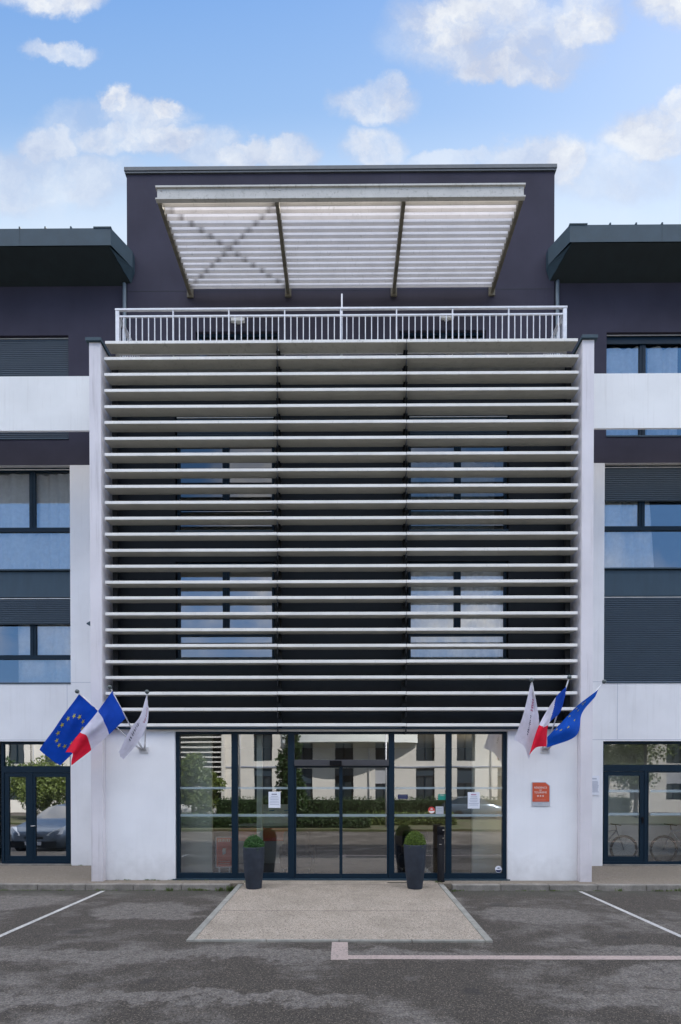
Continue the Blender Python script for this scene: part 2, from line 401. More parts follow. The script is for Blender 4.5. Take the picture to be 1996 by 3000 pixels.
# ------------------------------------------------------------------ ground
g = MB()
g.face([(-900, -900, GZ), (900, -900, GZ), (900, 900, GZ), (-900, 900, GZ)])
tag(g.build('car_park', M['asphalt']), None, kind='structure')
g = MB(); kx = 2.32
g.box(-30, -kx, 11.16, YG + .6, -.3, 0); g.box(kx, 30, 11.16, YG + .6, -.3, 0); g.box(-kx, kx, 11.16, YG + .6, -.3, 0)
g = MB(); g.box(-30, 30, 11.16, YG + .3, -.3, 0); tag(g.build('pavement', M['pavement']), None, kind='structure')
g = MB()
for sgn in (-1, 1):
    x = kx
    while x < 28:
        g.box(sgn * x, sgn * (x + .99), 11.0, 11.158, -.3, .004 + random.uniform(-.003, .003)); x += 1.0
tag(g.build('kerb', M['kerb'], bevel=.012), None, kind='structure')
g = MB(); wx = 2.03
z1, z2 = .006, GZ + .018
g.face([(-wx, 7.42, z2), (wx, 7.42, z2), (wx, 11.0, z1), (-wx, 11.0, z1)]); g.face([(-wx, 11.0, z1), (wx, 11.0, z1), (wx, 11.46, z1), (-wx, 11.46, z1)])
tag(g.build('path', M['walkway'], recalc=False), None, kind='structure')
g = MB()
for sgn in (-1, 1):
    a, b = sgn * wx, sgn * (wx + .10)
    y = 7.36
    while y < 11.0:
        y2 = min(y + .93, 11.0); f = lambda yy: z2 + (z1 - z2) * max(0, (yy - 7.42)) / 3.58 + .012
        g.hexa([(a, y, -.3), (b, y, -.3), (b, y2 - .008, -.3), (a, y2 - .008, -.3), (a, y, f(y)), (b, y, f(y)), (b, y2 - .008, f(y2)), (a, y2 - .008, f(y2))]); y = y2
x = -wx
while x < wx:
    g.box(x + .004, min(x + 1.01, wx) - .004, 7.36, 7.418, -.3, z2 + .010); x += 1.015
tag(g.build('path_edging', M['edge'], bevel=.006), None, kind='structure')
def road_line(name, quads, m):
    g = MB()
    for q in quads: g.face([(p[0], p[1], GZ + .005) for p in q])
    return tag(g.build(name, m, recalc=False), None, kind='structure')
for sgn, xc in ((-1, -4.90), (1, 4.92)):
    road_line('parking_line', [[(xc - .042, 6.4, ), (xc + .042, 6.4), (xc + .040, 10.93), (xc - .040, 10.93)]], M['linewhite'])
for sgn in (-1, 1):
    road_line('parking_line', [[(sgn * 7.4 - .05, 6.4), (sgn * 7.4 + .05, 6.4), (sgn * 7.4 + .05, 10.93), (sgn * 7.4 - .05, 10.93)]], M['linewhite'])
road_line('pink_line', [[(-.10, 6.60), (.12, 6.60), (.12, 7.355), (-.10, 7.355)], [(.12, 6.63), (14, 6.63), (14, 6.785), (.12, 6.785)]], M['linepink'])
# grass and weeds in the joints
g = MB()
def tuft(x, y, z, n, h, sp):
    for _ in range(n):
        a = random.uniform(0, 6.28); r = random.uniform(0, sp); px, py = x + r * math.cos(a), y + r * math.sin(a) * .5
        b = random.uniform(0, 6.28); w = random.uniform(.004, .009); hh = h * random.uniform(.4, 1.1); l = random.uniform(.2, .9) * hh
        dx, dy = math.cos(b), math.sin(b)
        g.face([(px - dy * w, py + dx * w, z), (px + dy * w, py - dx * w, z), (px + dx * l * .5 + dy * w, py + dy * l * .5 - dx * w, z + hh * .7), (px + dx * l, py + dy * l, z + hh)])
for _ in range(150):
    x = random.choice((random.uniform(-9, -2.2), random.uniform(2.3, 9)))
    d = 1.6 if -3.2 < x < -2.2 or x > 5.5 else .8
    tuft(x, 10.985, GZ, int(random.uniform(2, 12) * d), random.uniform(.02, .055) * d, .08)
for x, n, h in ((-2.28, 60, .12), (-2.5, 40, .09), (-3.55, 45, .08), (-2.2, 50, .10), (2.3, 25, .05)): tuft(x, 10.93, GZ, n, h, .10)
for _ in range(26): tuft(random.uniform(-4.9, -2.7), YW - .015, 0, 8, .03, .06)
for _ in range(10): tuft(random.uniform(5.35, 6.2), YG - .03, 0, 14, .07, .07)
for _ in range(8): tuft(random.uniform(-7.2, -5.4), YG - .03, 0, 8, .04, .07)
for x in (-1.95, 2.05): tuft(x, 11.25, .006, 25, .05, .1)
tag(g.build('grass', M['grass'], recalc=False), 'small grass and weed tufts growing in the kerb and wall joints', 'grass', kind='stuff')
# ------------------------------------------------------------------ hotel building
H = thing('apartment_hotel', 'white and aubergine four storey building with slatted sunscreen over a glazed entrance', 'building', (0, 12.5, 0))
def wall_open(mb, x0, x1, z0, z1, y, ops, depth, mi=0, split=None, mi2=0):
    """front sheet in the plane y with openings, plus the reveals of the openings"""
    xs = sorted({x0, x1} | {v for o in ops for v in (o[0], o[1]) if x0 < v < x1})
    zs = sorted({z0, z1} | {v for o in ops for v in (o[2], o[3]) if z0 < v < z1} | ({split} if split else set()))
    for i in range(len(xs) - 1):
        for j in range(len(zs) - 1):
            cx, cz = (xs[i] + xs[i + 1]) / 2, (zs[j] + zs[j + 1]) / 2
            if any(o[0] < cx < o[1] and o[2] < cz < o[3] for o in ops): continue
            m_ = mi2 if split and cz > split else mi
            mb.face([(xs[i], y, zs[j]), (xs[i + 1], y, zs[j]), (xs[i + 1], y, zs[j + 1]), (xs[i], y, zs[j + 1])], m_)
            mb.face([(xs[i], y + depth, zs[j]), (xs[i], y + depth, zs[j + 1]), (xs[i + 1], y + depth, zs[j + 1]), (xs[i + 1], y + depth, zs[j])], m_)
    for a, b, c, d in ops:
        m_ = mi2 if split and (c + d) / 2 > split else mi
        mb.face([(a, y, c), (a, y + depth, c), (a, y + depth, d), (a, y, d)], m_)
        mb.face([(b, y, c), (b, y, d), (b, y + depth, d), (b, y + depth, c)], m_)
        mb.face([(a, y, d), (a, y + depth, d), (b, y + depth, d), (b, y, d)], m_)
        mb.face([(a, y, c), (b, y, c), (b, y + depth, c), (a, y + depth, c)], m_)
ZA0, ZA1 = ZV(1573, YG), ZV(1370, YG)      # lower room window
ZB0, ZB1 = ZV(1311, YG), ZV(1068, YG)
ZC0, ZC1 = ZV(1008, YG), ZV(768, YG)
ZSPL = ZV(1068, YG); ZGT = ZV(1706, YG)
XL = XU(161.5, 1300, YG); XR = XU(1391.5, 1300, YG); WW = 2.45   # wing window edges
XCL, XCR = XU(158, 930, YG), XU(1396, 930, YG)
XGL, XGR = XU(163, 1850, YG), XU(1388, 1850, YG)
XW = 15.5
ZROOF = 15.0
lefts = [(XL - WW, XL), (XL - WW - 4.2, XL - 4.2)]; rights = [(XR, XR + WW), (XR + 4.2, XR + WW + 4.2)]
mb = MB()
opl = [(a, b, ZA0, ZB1) for a, b in lefts] + [(a, XCL if b == XL else b, ZC0, ZC1) for a, b in lefts] + [(XGL - 2.45, XGL, .02, ZGT)]
opr = [(a, b, ZA0, ZB1) for a, b in rights] + [(XCR if a == XR else a, b, ZC0, ZC1) for a, b in rights] + [(XGR, XGR + 2.9, .02, ZGT)]
wall_open(mb, -XW, -5.0, -.2, ZROOF, YG, opl, .16, 0, ZSPL, 1)
mb.build('wall', [M['white_wing'], M['purple']], H)
mb = MB(); wall_open(mb, 5.0, XW, -.2, ZROOF, YG, opr, .16, 0, ZSPL, 1); mb.build('wall', [M['white_wing'], M['purple']], H)
# shell: side and back walls, floors, room backs
mb = MB()
for s in (-1, 1): mb.box(s * XW, s * (XW + .2), YG, 24, -.2, ZROOF, 0)
mb.box(-XW, XW, 24.0, 24.2, -.2, ZROOF, 0)
mb.build('outer_wall', M['white_wing'], H)
mb = MB()
for s in (-1, 1):
    for z in (ZGT + .25, ZB0 - .35, ZC0 - .30): mb.box(s * 5.2, s * (XW - .02), YG + .17, 23.9, z - .2, z)
    mb.box(s * 5.2, s * (XW - .02), 17.5, 17.6, 0, ZROOF - .05); mb.box(s * 5.2, s * 5.1, YG + .17, 17.4, 0, ZROOF - .05)
for z in (3.66, 7.35, 10.85): mb.box(-4.95, 4.95, YD + .2, 16.0, z - .2, z)
mb.box(-4.95, 4.95, 16.02, 16.1, 3.7, 11.3)
mb.build('floor_slab', M['interior'], H)
# bay
PXO, PXI = 5.36, 5.115
ZCAP = ZV(785, YP)
for s in (-1, 1):
    mb = MB(); mb.box(s * PXI, s * PXO, YP, YG - .005, -.2, ZCAP); pil = mb.build('side_pillar', M['pillar'], H)
    mb = MB(); mb.box(s * (PXI - .03), s * (PXO + .06), YP - .05, YG - .01, ZCAP + .003, ZCAP + .075); mb.build('coping', M['slate'], pil, bevel=.006)
ZLT = ZV(1684, YF)                         # top of the storefront
FX0, FX1 = XU(405, 1850, YF), XU(1167, 1850, YF)
ZB_ = ZV(1676, YW)
mb = MB()
wall_open(mb, -PXI + .002, PXI - .002, -.2, ZB_, YW, [(FX0, FX1, 0.02, ZLT)], .25, 0)
mb.face([(-PXI + .002, YW, ZB_), (PXI - .002, YW, ZB_), (PXI - .002, YW + .6, ZB_), (-PXI + .002, YW + .6, ZB_)])
mb.build('ground_floor_wall', M['white'], H)
# dark wall behind the slats with four window openings
BW = [(XU(404, 1400, YD), XU(634, 1400, YD)), (XU(938, 1400, YD), XU(1171, 1400, YD))]
BZ = [(ZV(1520, YD), ZV(1292, YD)), (ZV(1226, YD), ZV(957, YD))]
mb = MB(); zt = ZV(790, YS)
wall_open(mb, -PXI + .002, PXI - .002, ZB_, zt, YD, [(a, b, c, d) for a, b in BW for c, d in BZ], .15)
mb.build('dark_wall', M['darkwall'], H)
mb = MB(); mb.box(-PXI + .004, PXI - .004, YS + .32, YT - .004, zt - .16, zt); mb.build('terrace_slab', M['terrace'], H)
# tower
TX0, TX1 = XU(292, 500, YT), XU(1276.5, 500, YT)
ZTT = ZV(394, YT)
TD = [(XU(450, 770, YT), XU(643, 770, YT)), (XU(919, 770, YT), XU(1119, 770, YT))]
ZTD = ZV(761, YT)
mb = MB()
wall_open(mb, TX0, TX1, zt - .4, ZTT, YT, [(a, b, zt + .02, ZTD) for a, b in TD], .14)
for x in (TX0, TX1): mb.face([(x, YT, 10), (x, 20, 10), (x, 20, ZTT), (x, YT, ZTT)])
mb.face([(TX0, 20, 10), (TX1, 20, 10), (TX1, 20, ZTT), (TX0, 20, ZTT)])
mb.face([(TX0, YT, ZTT), (TX1, YT, ZTT), (TX1, 20, ZTT), (TX0, 20, ZTT)])
mb.build('tower_wall', M['purple'], H)
mb = MB()
for v, x0, x1 in ((854, TX0, TX1),):
    z = a1(300, v / K, YT).z; mb.box(x0 + .01, x1 - .01, YT - .002, YT + .01, z, z + .012)
for u in (1172 / K,):
    x = XU(u, 410, YT); mb.box(x, x + .012, YT - .002, YT + .01, 14.8, ZTT - .02)
mb.build('cladding_joint', M['darkwall'], H)
mb = MB(); mb.box(TX0 - .05, TX1 + .05, YT - .05, 20.05, ZTT + .003, ZTT + .10); mb.box(TX0 - .035, TX1 + .035, YT - .035, 20.03, ZTT - .045, ZTT + .002)
mb.build('roof_coping', simple('grey_coping', (.085, .095, .105), .5, .3), H, bevel=.006)
# windows ---------------------------------------------------------------
def frame_rect(mb, x0, x1, z0, z1, y0, y1, w, mi=0):
    mb.box(x0, x0 + w, y0, y1, z0, z1, mi); mb.box(x1 - w, x1, y0, y1, z0, z1, mi)
    mb.box(x0 + w, x1 - w, y0, y1, z0, z0 + w, mi); mb.box(x0 + w, x1 - w, y0, y1, z1 - w, z1, mi)
def shutter(parent, x0, x1, z0, z1, y, name='roller_shutter'):
    mb = MB(); z = z1; p = .048
    while z > z0 + .01:
        zb = max(z - p, z0)
        mb.prism([(y + .012, z), (y - .002, z - p * .25), (y - .002, max(z - p * .8, zb)), (y + .010, zb), (y + .03, zb), (y + .03, z)], 'x', x0, x1); z -= p
    return mb.build(name, M['shutter'], parent)
def window(x0, x1, z0, z1, y, mull=.5, zt=None, shut=None, label=None, g='glass', lower=True, head=True, fw=.055):
    """casement pair above a fixed light; zt height of the transom; shut = bottom of the lowered shutter"""
    w = bpy.data.objects.new('window', None); w.empty_display_size = .2; link(w, H); w.location = (0, 0, 0); w['_o'] = tuple(H['_o'])
    if label: w['label'] = label
    mb = MB(); yb = y + .07
    frame_rect(mb, x0, x1, z0, z1, y, yb, fw)
    if zt: mb.box(x0 + fw, x1 - fw, y, yb, zt - .055, zt + .055)
    xm = x0 + (x1 - x0) * mull; zb = (zt + .055) if zt else z0 + fw
    mb.box(xm - .075, xm + .075, y, yb, zb, z1 - fw)
    mb.box(xm - .012, xm + .012, y - .012, y - .001, zb, z1 - fw)
    mb.build('frame', M['navy'], w)
    yg = y + .04
    for a, b, c, d in [(x0 + fw, xm - .075, zb, z1 - fw), (xm + .075, x1 - fw, zb, z1 - fw)] + ([(x0 + fw, x1 - fw, z0 + fw, zt - .055)] if zt else []):
        if zt and d == z1 - fw and c > d: continue
        m2 = MB(); m2.face([(a, yg, c), (b, yg, c), (b, yg, d), (a, yg, d)]); m2.build('pane', M[g], w, recalc=False)
    m2 = MB(); m2.box(x0 - .0, x1 + .0, y - .135, y - .003, z0 - .004, z0 + .03); m2.build('sill', M['panel'], w)
    if head:
        m2 = MB(); m2.box(x0 + .01, x1 - .01, y - .06, y - .045, z1 - .035, z1 - .015); m2.build('guide_rail', M['line_metal'], w)
    if shut is not None: shutter(w, x0 + .02, x1 - .02, shut, z1 - .045, y - .055)
    return w
def curtain(x0, x1, z0, z1, y, label, ph=0., gather=1., lean=0.):
    mb = MB(); n = int((x1 - x0) * 60); rows = 6
    P = []
    for j in range(rows + 1):
        t = j / rows; row = []
        for i in range(n + 1):
            s = i / n; x = x0 + (x1 - x0) * s + lean * (1 - t) * s
            row.append((x, y + .030 * math.sin(s * (x1 - x0) * 26 * gather + ph + t * .5 + 1.5 * math.sin(s * 7 + ph)) + .035 * math.sin(s * 11 + ph), z0 + (z1 - z0) * t))
        P.append(row)
    for j in range(rows):
        for i in range(n): mb.face([P[j][i], P[j][i + 1], P[j + 1][i + 1], P[j + 1][i]], 0, True)
    return tag(mb.build('curtain', M['curtain'], origin=((x0 + x1) / 2, y, z0), recalc=False), label, 'curtain', 'sheer curtains behind the windows')
YR = YG + .12
for i, (a, b) in enumerate(lefts):
    window(a, b, ZB0, ZV(1079, YR), YR, .5 if i else (XU(74, 1150, YR) - a) / (b - a), ZV(1217, YR), None if i == 0 else 9.2)
    window(a, b, ZA0, ZA1 - .02, YR, .5 if i else (XU(76, 1470, YR) - a) / (b - a), ZV(1511.5, YR), ZV(1437, YR) if i == 0 else 5.6)
    window(a, XCL if i == 0 else b, ZC0, ZC1, YR, .5, None, ZC0 + .01)
for i, (a, b) in enumerate(rights):
    window(a, b, ZB0, ZV(1079, YR), YR, .5 if i else (XU(1478, 1180, YR) - a) / (b - a), ZV(1218, YR), ZV(1158, YR))
    window(a, b, ZA0, ZA1 - .02, YR, .5, None, ZA0 + .03)
    window(XCR if i == 0 else a, b, ZC0, ZC1, YR, .5 if i else (XU(1480, 830, YR) - XCR) / (b - XCR), None, None if i == 0 else ZC0 + .01, fw=.05)
for a, b in lefts + rights:
    mb = MB(); mb.box(a + .002, b - .002, YR - .01, YR + .06, ZV(1079, YR) + .001, ZSPL - .002); mb.build('lintel_box', M['navy'], H)
# header box above the right upper panes
mb = MB(); mb.box(XCR + .02, XR + WW - .02, YR - .03, YR - .004, ZV(797, YR), ZC1 - .06); mb.build('blind_box', M['navy'], H)
for a, b in lefts + rights:
    mb = MB(); mb.box(a + .002, b - .002, YR - .07, YR - .02, ZA1 - .015, ZB0 - .012); mb.build('spandrel', M['panel'], H)
for a, b in BW:
    for k_, (c, d) in enumerate(BZ):
        window(a + .03, b - .03, c, d, YD + .06, .5, c + .62, d - .5 if k_ else None, head=bool(k_), g='smoke' if k_ else 'glass')
# tower terrace doors
for a, b in TD: window(a + .01, b - .01, zt + .03, ZTD - .02, YT + .06, .5, None, None, g='smoke', head=False)
# curtains seen through the glass
CY = YR + .125
curtain(XL - WW + .1, XL - .1, ZB0 + .05, ZB1 - .1, CY, 'long white sheer curtain in the upper left window with green reflections', .4, .8)
curtain(XL - WW * .62, XL - .08, ZA0 + .05, ZA1 - .2, CY, 'pale curtain below the half lowered shutter of the left wing', 1.3, .6)
curtain(XR + .06, XR + WW * .5, ZB0 + .05, ZB1 - .2, CY, 'white curtain drawn half way across the sky reflecting right wing window', 2.2, .9, .18)
curtain(XCR + .05, XR + WW * .38, ZC0 + .05, ZC1 - .2, CY, 'pale curtain in the top right window above the white band, first half', .2, .7)
curtain(XR + WW * .5, XR + WW * .80, ZC0 + .05, ZC1 - .2, CY, 'pale curtain in the top right window beside the dark bare corner', 1.2, .7)
CB = YD + .26
curtain(BW[1][0] + .1, BW[1][1] - .1, BZ[0][0] + .05, BZ[0][1] - .05, CB, 'white curtain behind the slats in the lower right bay window', .9, .8)
curtain(BW[1][0] + .1, BW[1][1] - .1, BZ[1][0] + .05, BZ[1][1] - .6, CB + .5, 'dim curtain behind the slats in the upper right bay window', 4., .8)
# white bands in front of the top floor
YB = 12.24
zb0, zb1 = ZV(988, YB), ZV(862.5, YB)
for s in (-1, 1):
    mb = MB(); mb.box(s * (PXO + .003), s * XW, YB, YB + .05, zb0, zb1); bnd = mb.build('balcony_screen', M['band'], H)
# panel joints on the wing walls
mb = MB(); jz = ZV(1700, YG)
for (x0, x1, z) in ((-XW, -5.4, ZGT + .03), (5.4, XW, ZGT + .03), (-XW, -5.4, ZV(1999 / K, YG)), (5.4, XW, ZV(1999 / K, YG))): mb.box(x0, x1, YG - .001, YG + .004, z, z + .009)
for x in (XR - .02 + .0,): pass
for s in (-1, 1): mb.box(s * 7.05, s * 7.058, YG - .0015, YG + .004, ZGT + .05, ZV(1999 / K, YG) - .01)
mb.build('panel_joint', M['greyink'], H)
# eaves ------------------------------------------------------------------
YE = 12.9
def eave(s):
    cu = (255, 518, 558) if s < 0 else (1312, 525, 565)
    X0 = abs(XU(cu[0], cu[1], YE)); zt_, zb_ = ZV(521, YE), ZV(560.5, YE)
    X1 = X0 - .30; yb = YE + .56; zw = ZV(655, YG)
    mb = MB(); sx = lambda x: s * x
    # fascia (front, chamfer) and closing panel
    mb.face([(sx(X0), YE, zb_), (sx(XW + .6), YE, zb_), (sx(XW + .6), YE, zt_), (sx(X0), YE, zt_)], 0)
    mb.face([(sx(X0), YE, zb_), (sx(X0), YE, zt_), (sx(X1), yb, zt_), (sx(X1), yb, zb_)], 0)
    mb.face([(sx(X1), yb, zb_), (sx(X1), yb, zt_), (sx(X1), YG + .3, zt_), (sx(X1), YG + .3, zb_)], 0)
    mb.face([(sx(X0), YE, zt_), (sx(XW + .6), YE, zt_), (sx(XW + .6), 24.4, zt_ + .35), (sx(X1), 24.4, zt_ + .35), (sx(X1), yb, zt_)], 0)
    r = mb.build('eave_fascia', M['slate'], H)
    m2 = MB()
    X0b, ybb = X0 + .06, YE + .10
    m2.face([(sx(X0b), YE + .02, zb_ - .002), (sx(XW + .6), YE + .02, zb_ - .002), (sx(XW + .6), YG, zw), (sx(X1 + .09), YG - .002, zw)], 0)
    m2.build('soffit', M['soffit'], r)
    m3 = MB()   # slate hung cheek between soffit and fascia
    n = 7
    A, B, C_ = Vector((sx(X0b), YE + .015, zb_ - .001)), Vector((sx(X1), yb, zb_ - .001)), Vector((sx(X1 + .09), YG - .004, zw))
    for i in range(n):
        t0, t1 = i / n, (i + 1) / n
        off = Vector((-s * .006, -.004, 0)) * (1 + (i % 2))
        m3.face([A.lerp(C_, t0) + off, A.lerp(C_, t1) + off, A.lerp(B, 1).lerp(C_, t1) + off * .2, A.lerp(B, 1).lerp(C_, t0) + off * .2] if False else [A.lerp(C_, t0) + off, A.lerp(C_, t1) + off, B + off * .3])
    m3.face([B, C_, Vector((sx(X1), YG + .3, zb_)), ])
    m3.build('cheek', M['slate'], r, recalc=False)
    m4 = MB(); x = X0 + .15
    m4.box(sx(X0 - .01), sx(X0 + .42), YE - .012, YE + .3, zt_ + .001, zt_ + .030)
    x = X0 + .95
    while x < XW:
        m4.box(sx(x), sx(x + .035), YE - .006, 20, zt_ + .001, zt_ + .045); x += .62
    m4.build('roof_seam', M['slate'], r)
    m5 = MB(); x = X0 + 2.2
    while x < XW: m5.box(sx(x), sx(x + .006), YE - .002, YE + .001, zb_, zt_); x += 2.0
    m5.build('fascia_joint', M['soffit'], r)
    # rain pipe beside the tower
    p = at(365 if s < 0 else 1634, 870, YG - .08)
    m6 = MB(); m6.tube([(p.x, YG - .08, zw - .02), (p.x, YG - .08, 11.0)], .045); m6.build('rain_pipe', simple('zinc_pipe', (.20, .25, .29), .4, .5), H)
for s in (-1, 1): eave(s)
# sunscreen ----------------------------------------------------------------
SS = bpy.data.objects.new('sunscreen', None); link(SS, H); SS['_o'] = tuple(H['_o'])
SS['label'] = 'stack of pale horizontal slats covering the bay above the entrance'
XJ = [XU(241.5, 1200, YS), XU(638, 1200, YS), XU(936, 1200, YS), XU(1331, 1200, YS)]
ztop, zbot = ZV(781, YS), ZV(1665, YS)
pitch = (ztop - zbot) / 24
for i in range(25):
    z = ztop - i * pitch
    for j in range(3):
        mb = MB(); h = .066; dz = random.uniform(-.003, .003); tl = random.uniform(-.004, .004)
        x0, x1 = XJ[j] + (.006 if j else (.0 if i else .02)), XJ[j + 1] - (.006 if j < 2 else (.0 if i else .02))
        dp = .30
        # shallow box profile with rounded nose and a drip lip at the back
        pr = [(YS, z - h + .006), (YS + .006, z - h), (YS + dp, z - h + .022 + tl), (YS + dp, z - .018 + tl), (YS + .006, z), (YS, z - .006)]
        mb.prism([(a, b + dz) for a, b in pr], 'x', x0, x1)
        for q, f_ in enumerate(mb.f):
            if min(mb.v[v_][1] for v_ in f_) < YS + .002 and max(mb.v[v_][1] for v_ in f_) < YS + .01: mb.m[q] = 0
            elif q > 1: mb.m[q] = 1  # top, back and underside take the tone with painted-in shade
        mb.build('slat', [M['slat'], M['slatshade']], SS)
for j in range(4):   # posts and brackets carrying the slats
    x = (XJ[j] + (.07 if j == 0 else -.07 if j == 3 else 0))
    mb = MB(); mb.box(x - .055, x + .055, YS + .33, YS + .41, zbot - .1, ztop - .05)
    if j in (0, 3): mb.box(x - .02, x + .02, YS + .41, YD, zbot + 1, zbot + 1.06)
    po = mb.build('post', M['darkwall'], SS)
    if j in (1, 2):
        m2 = MB()
        for i in range(25):
            z = ztop - i * pitch
            m2.box(x - .045, x + .045, YS + .20, YS + .33, z - .085, z - .07)
            m2.box(x - .005, x + .005, YS + .01, YS + .33, z - .20, z - .068)
        m2.build('bracket', M['darkwall'], po)
mb = MB(); mb.box(-PXI + .01, PXI - .01, YS + .02, YW + .04, zbot - .115, zbot - .085); mb.build('drip_rail', M['navy'], SS)
# terrace railing -----------------------------------------------------------
RL = bpy.data.objects.new('railing', None); link(RL, H); RL['_o'] = tuple(H['_o'])
YRL = 11.72
rx0, rx1 = XU(271, 750, YRL), XU(1300, 750, YRL)
zr = ZV(711, YRL); zr2 = ZV(726, YRL); zrb = zt + .03
mb = MB()
mb.box(rx0 - .05, rx1 + .05, YRL - .03, YRL + .02, zr - .02, zr + .02)
mb.box(rx0 - .05, rx0, YRL + .02, YT - .01, zr - .02, zr + .02); mb.box(rx1, rx1 + .05, YRL + .02, YT - .01, zr - .02, zr + .02)
mb.build('top_rail', M['rail'], RL, bevel=.004)
mb = MB(); mb.box(rx0, rx1, YRL - .015, YRL + .015, zr2 - .016, zr2 + .016)
for x in (rx0, rx1): mb.box(x - .015, x + .015, YRL + .02, YT - .01, zr2 - .016, zr2 + .016)
mb.build('middle_rail', M['rail'], RL)
mb = MB(); mb.box(rx0, rx1, YRL - .012, YRL + .012, zrb, zrb + .025)
for x in (rx0, rx1): mb.box(x - .012, x + .012, YRL + .02, YT - .01, zrb, zrb + .025)
mb.build('bottom_rail', M['rail'], RL)
NB = 8
for i in range(NB + 1):
    x = rx0 + (rx1 - rx0) * i / NB; mb = MB()
    w = .04 if i in (0, NB) else .013
    mb.box(x - w, x + w, YRL - .022, YRL + .022, zt, zr - .02); mb.build('post', M['rail'], RL)
    if i < NB:
        for j in range(1, 9):
            xx = x + (rx1 - rx0) / NB * j / 9; mb = MB(); mb.box(xx - .0095, xx + .0095, YRL - .0095, YRL + .0095, zrb + .025, zr2 - .016); mb.build('baluster', M['rail'], RL)
for x, s in ((rx0, 1), (rx1, -1)):
    mb = MB()
    for j in range(1, 14): y = YRL + j * .135; mb.box(x - .008, x + .008, y - .008, y + .008, zrb + .025, zr2 - .016)
    o = mb.build('return_balusters', M['rail'], RL)
p = at(1002, 862, YRL + .1)
mb = MB(); mb.tube([(p.x, YRL + .1, zt), (p.x, YRL + .1, p.z)], .02, r2=.02); mb.build('mast', M['rail'], H)
# wall lamps on the tower
for u, v in ((697, 937), (1310, 928)):
    p = at(u, v, YT - .1); mb = MB()
    mb.box(p.x - .17, p.x + .17, YT - .14, YT - .06, p.z - .05, p.z + .055); mb.box(p.x - .05, p.x + .05, YT - .06, YT - .002, p.z - .03, p.z + .03)
    o = mb.build('wall_lamp', M['warm_lamp'], origin=(p.x, YT, p.z), bevel=.008)
    tag(o, 'white box lamp on the tower wall behind the %s half of the terrace railing' % ('left' if u < 900 else 'right'), 'lamp', 'terrace wall lamps')
# pergola shade -------------------------------------------------------------
PG = bpy.data.objects.new('roof_sunshade', None); link(PG, H); PG['_o'] = tuple(H['_o']); PG['label'] = 'flat canopy of pale blades in three bays fixed high on the tower'
YA, YBK = 11.28, 13.46
pxl, pxr = XU(362, 440, YA), XU(1206, 440, YA); zpa = ZV(455, YA); zpt = ZV(427, YA)
pj = [pxl + .03, XU(637, 440, YA), XU(930.5, 440, YA), pxr - .03]
zlow = ZV(661, YBK)
def pz(y): return zpa + (zlow - zpa) * (y - YA) / (YBK - YA)
mb = MB()
mb.box(pxl - .03, pxr + .03, YA - .03, YA + .05, zpt - .035, zpt); mb.box(pxl, pxr, YA, YA + .03, zpa, zpt - .035); mb.box(pxl - .03, pxr + .03, YA - .03, YA + .05, zpa - .03, zpa)
for x in pj:
    for dx in (-.06, .06):
        xx = min(max(x + dx, pxl + .08), pxr - .08); mb.box(xx - .012, xx + .012, YA - .008, YA, zpt - .09, zpt - .066)
mb.build('front_beam', slatmat('beam_white', (.50, .49, .46), False, .8), PG)
for x in pj:
    mb = MB(); w = .038
    mb.hexa([(x - w, YA + .06, pz(YA) - .05), (x + w, YA + .06, pz(YA) - .05), (x + w, YBK + .1, zlow - .07), (x - w, YBK + .1, zlow - .07),
             (x - w, YA + .06, pz(YA) + .10), (x + w, YA + .06, pz(YA) + .10), (x + w, YBK + .1, zlow + .10), (x - w, YBK + .1, zlow + .10)])
    mb.box(x - w - .04, x + w + .04, YBK + .101, YT - .002, zlow - .12, zlow + .18)
    mb.build('beam', M['olive'], PG)
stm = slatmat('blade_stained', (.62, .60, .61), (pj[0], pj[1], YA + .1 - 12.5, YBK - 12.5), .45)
NBL = 15
for j in range(3):
    for i in range(NBL):
        y = YA + .12 + (YBK - YA - .16) * i / (NBL - 1); z = pz(y) + .02
        mb = MB(); x0, x1 = pj[j] + .045, pj[j + 1] - .045
        t = math.radians(91); hw = .070; cy, sy = math.cos(t) * hw, math.sin(t) * hw
        a, b = Vector((y - cy, z - sy)), Vector((y + cy, z + sy))   # lower edge forward, upper edge leaning back
        nrm = Vector((b.y - a.y, -(b.x - a.x))).normalized() * .012
        mb.prism([(a.x, a.y), (a.x * .5 + b.x * .5 - nrm.x, a.y * .5 + b.y * .5 - nrm.y), (b.x, b.y), (a.x * .5 + b.x * .5 + nrm.x, a.y * .5 + b.y * .5 + nrm.y)], 'x', x0, x1)
        mb.build('blade', stm, PG)
mb = MB(); zz = .22
mb.tube([(pj[0], YA + .1, pz(YA) + zz), (pj[1], YBK, zlow + zz)], .012, 6); mb.tube([(pj[1], YA + .1, pz(YA) + zz), (pj[0], YBK, zlow + zz)], .012, 6)
mb.build('tie_rod', M['olive'], PG)
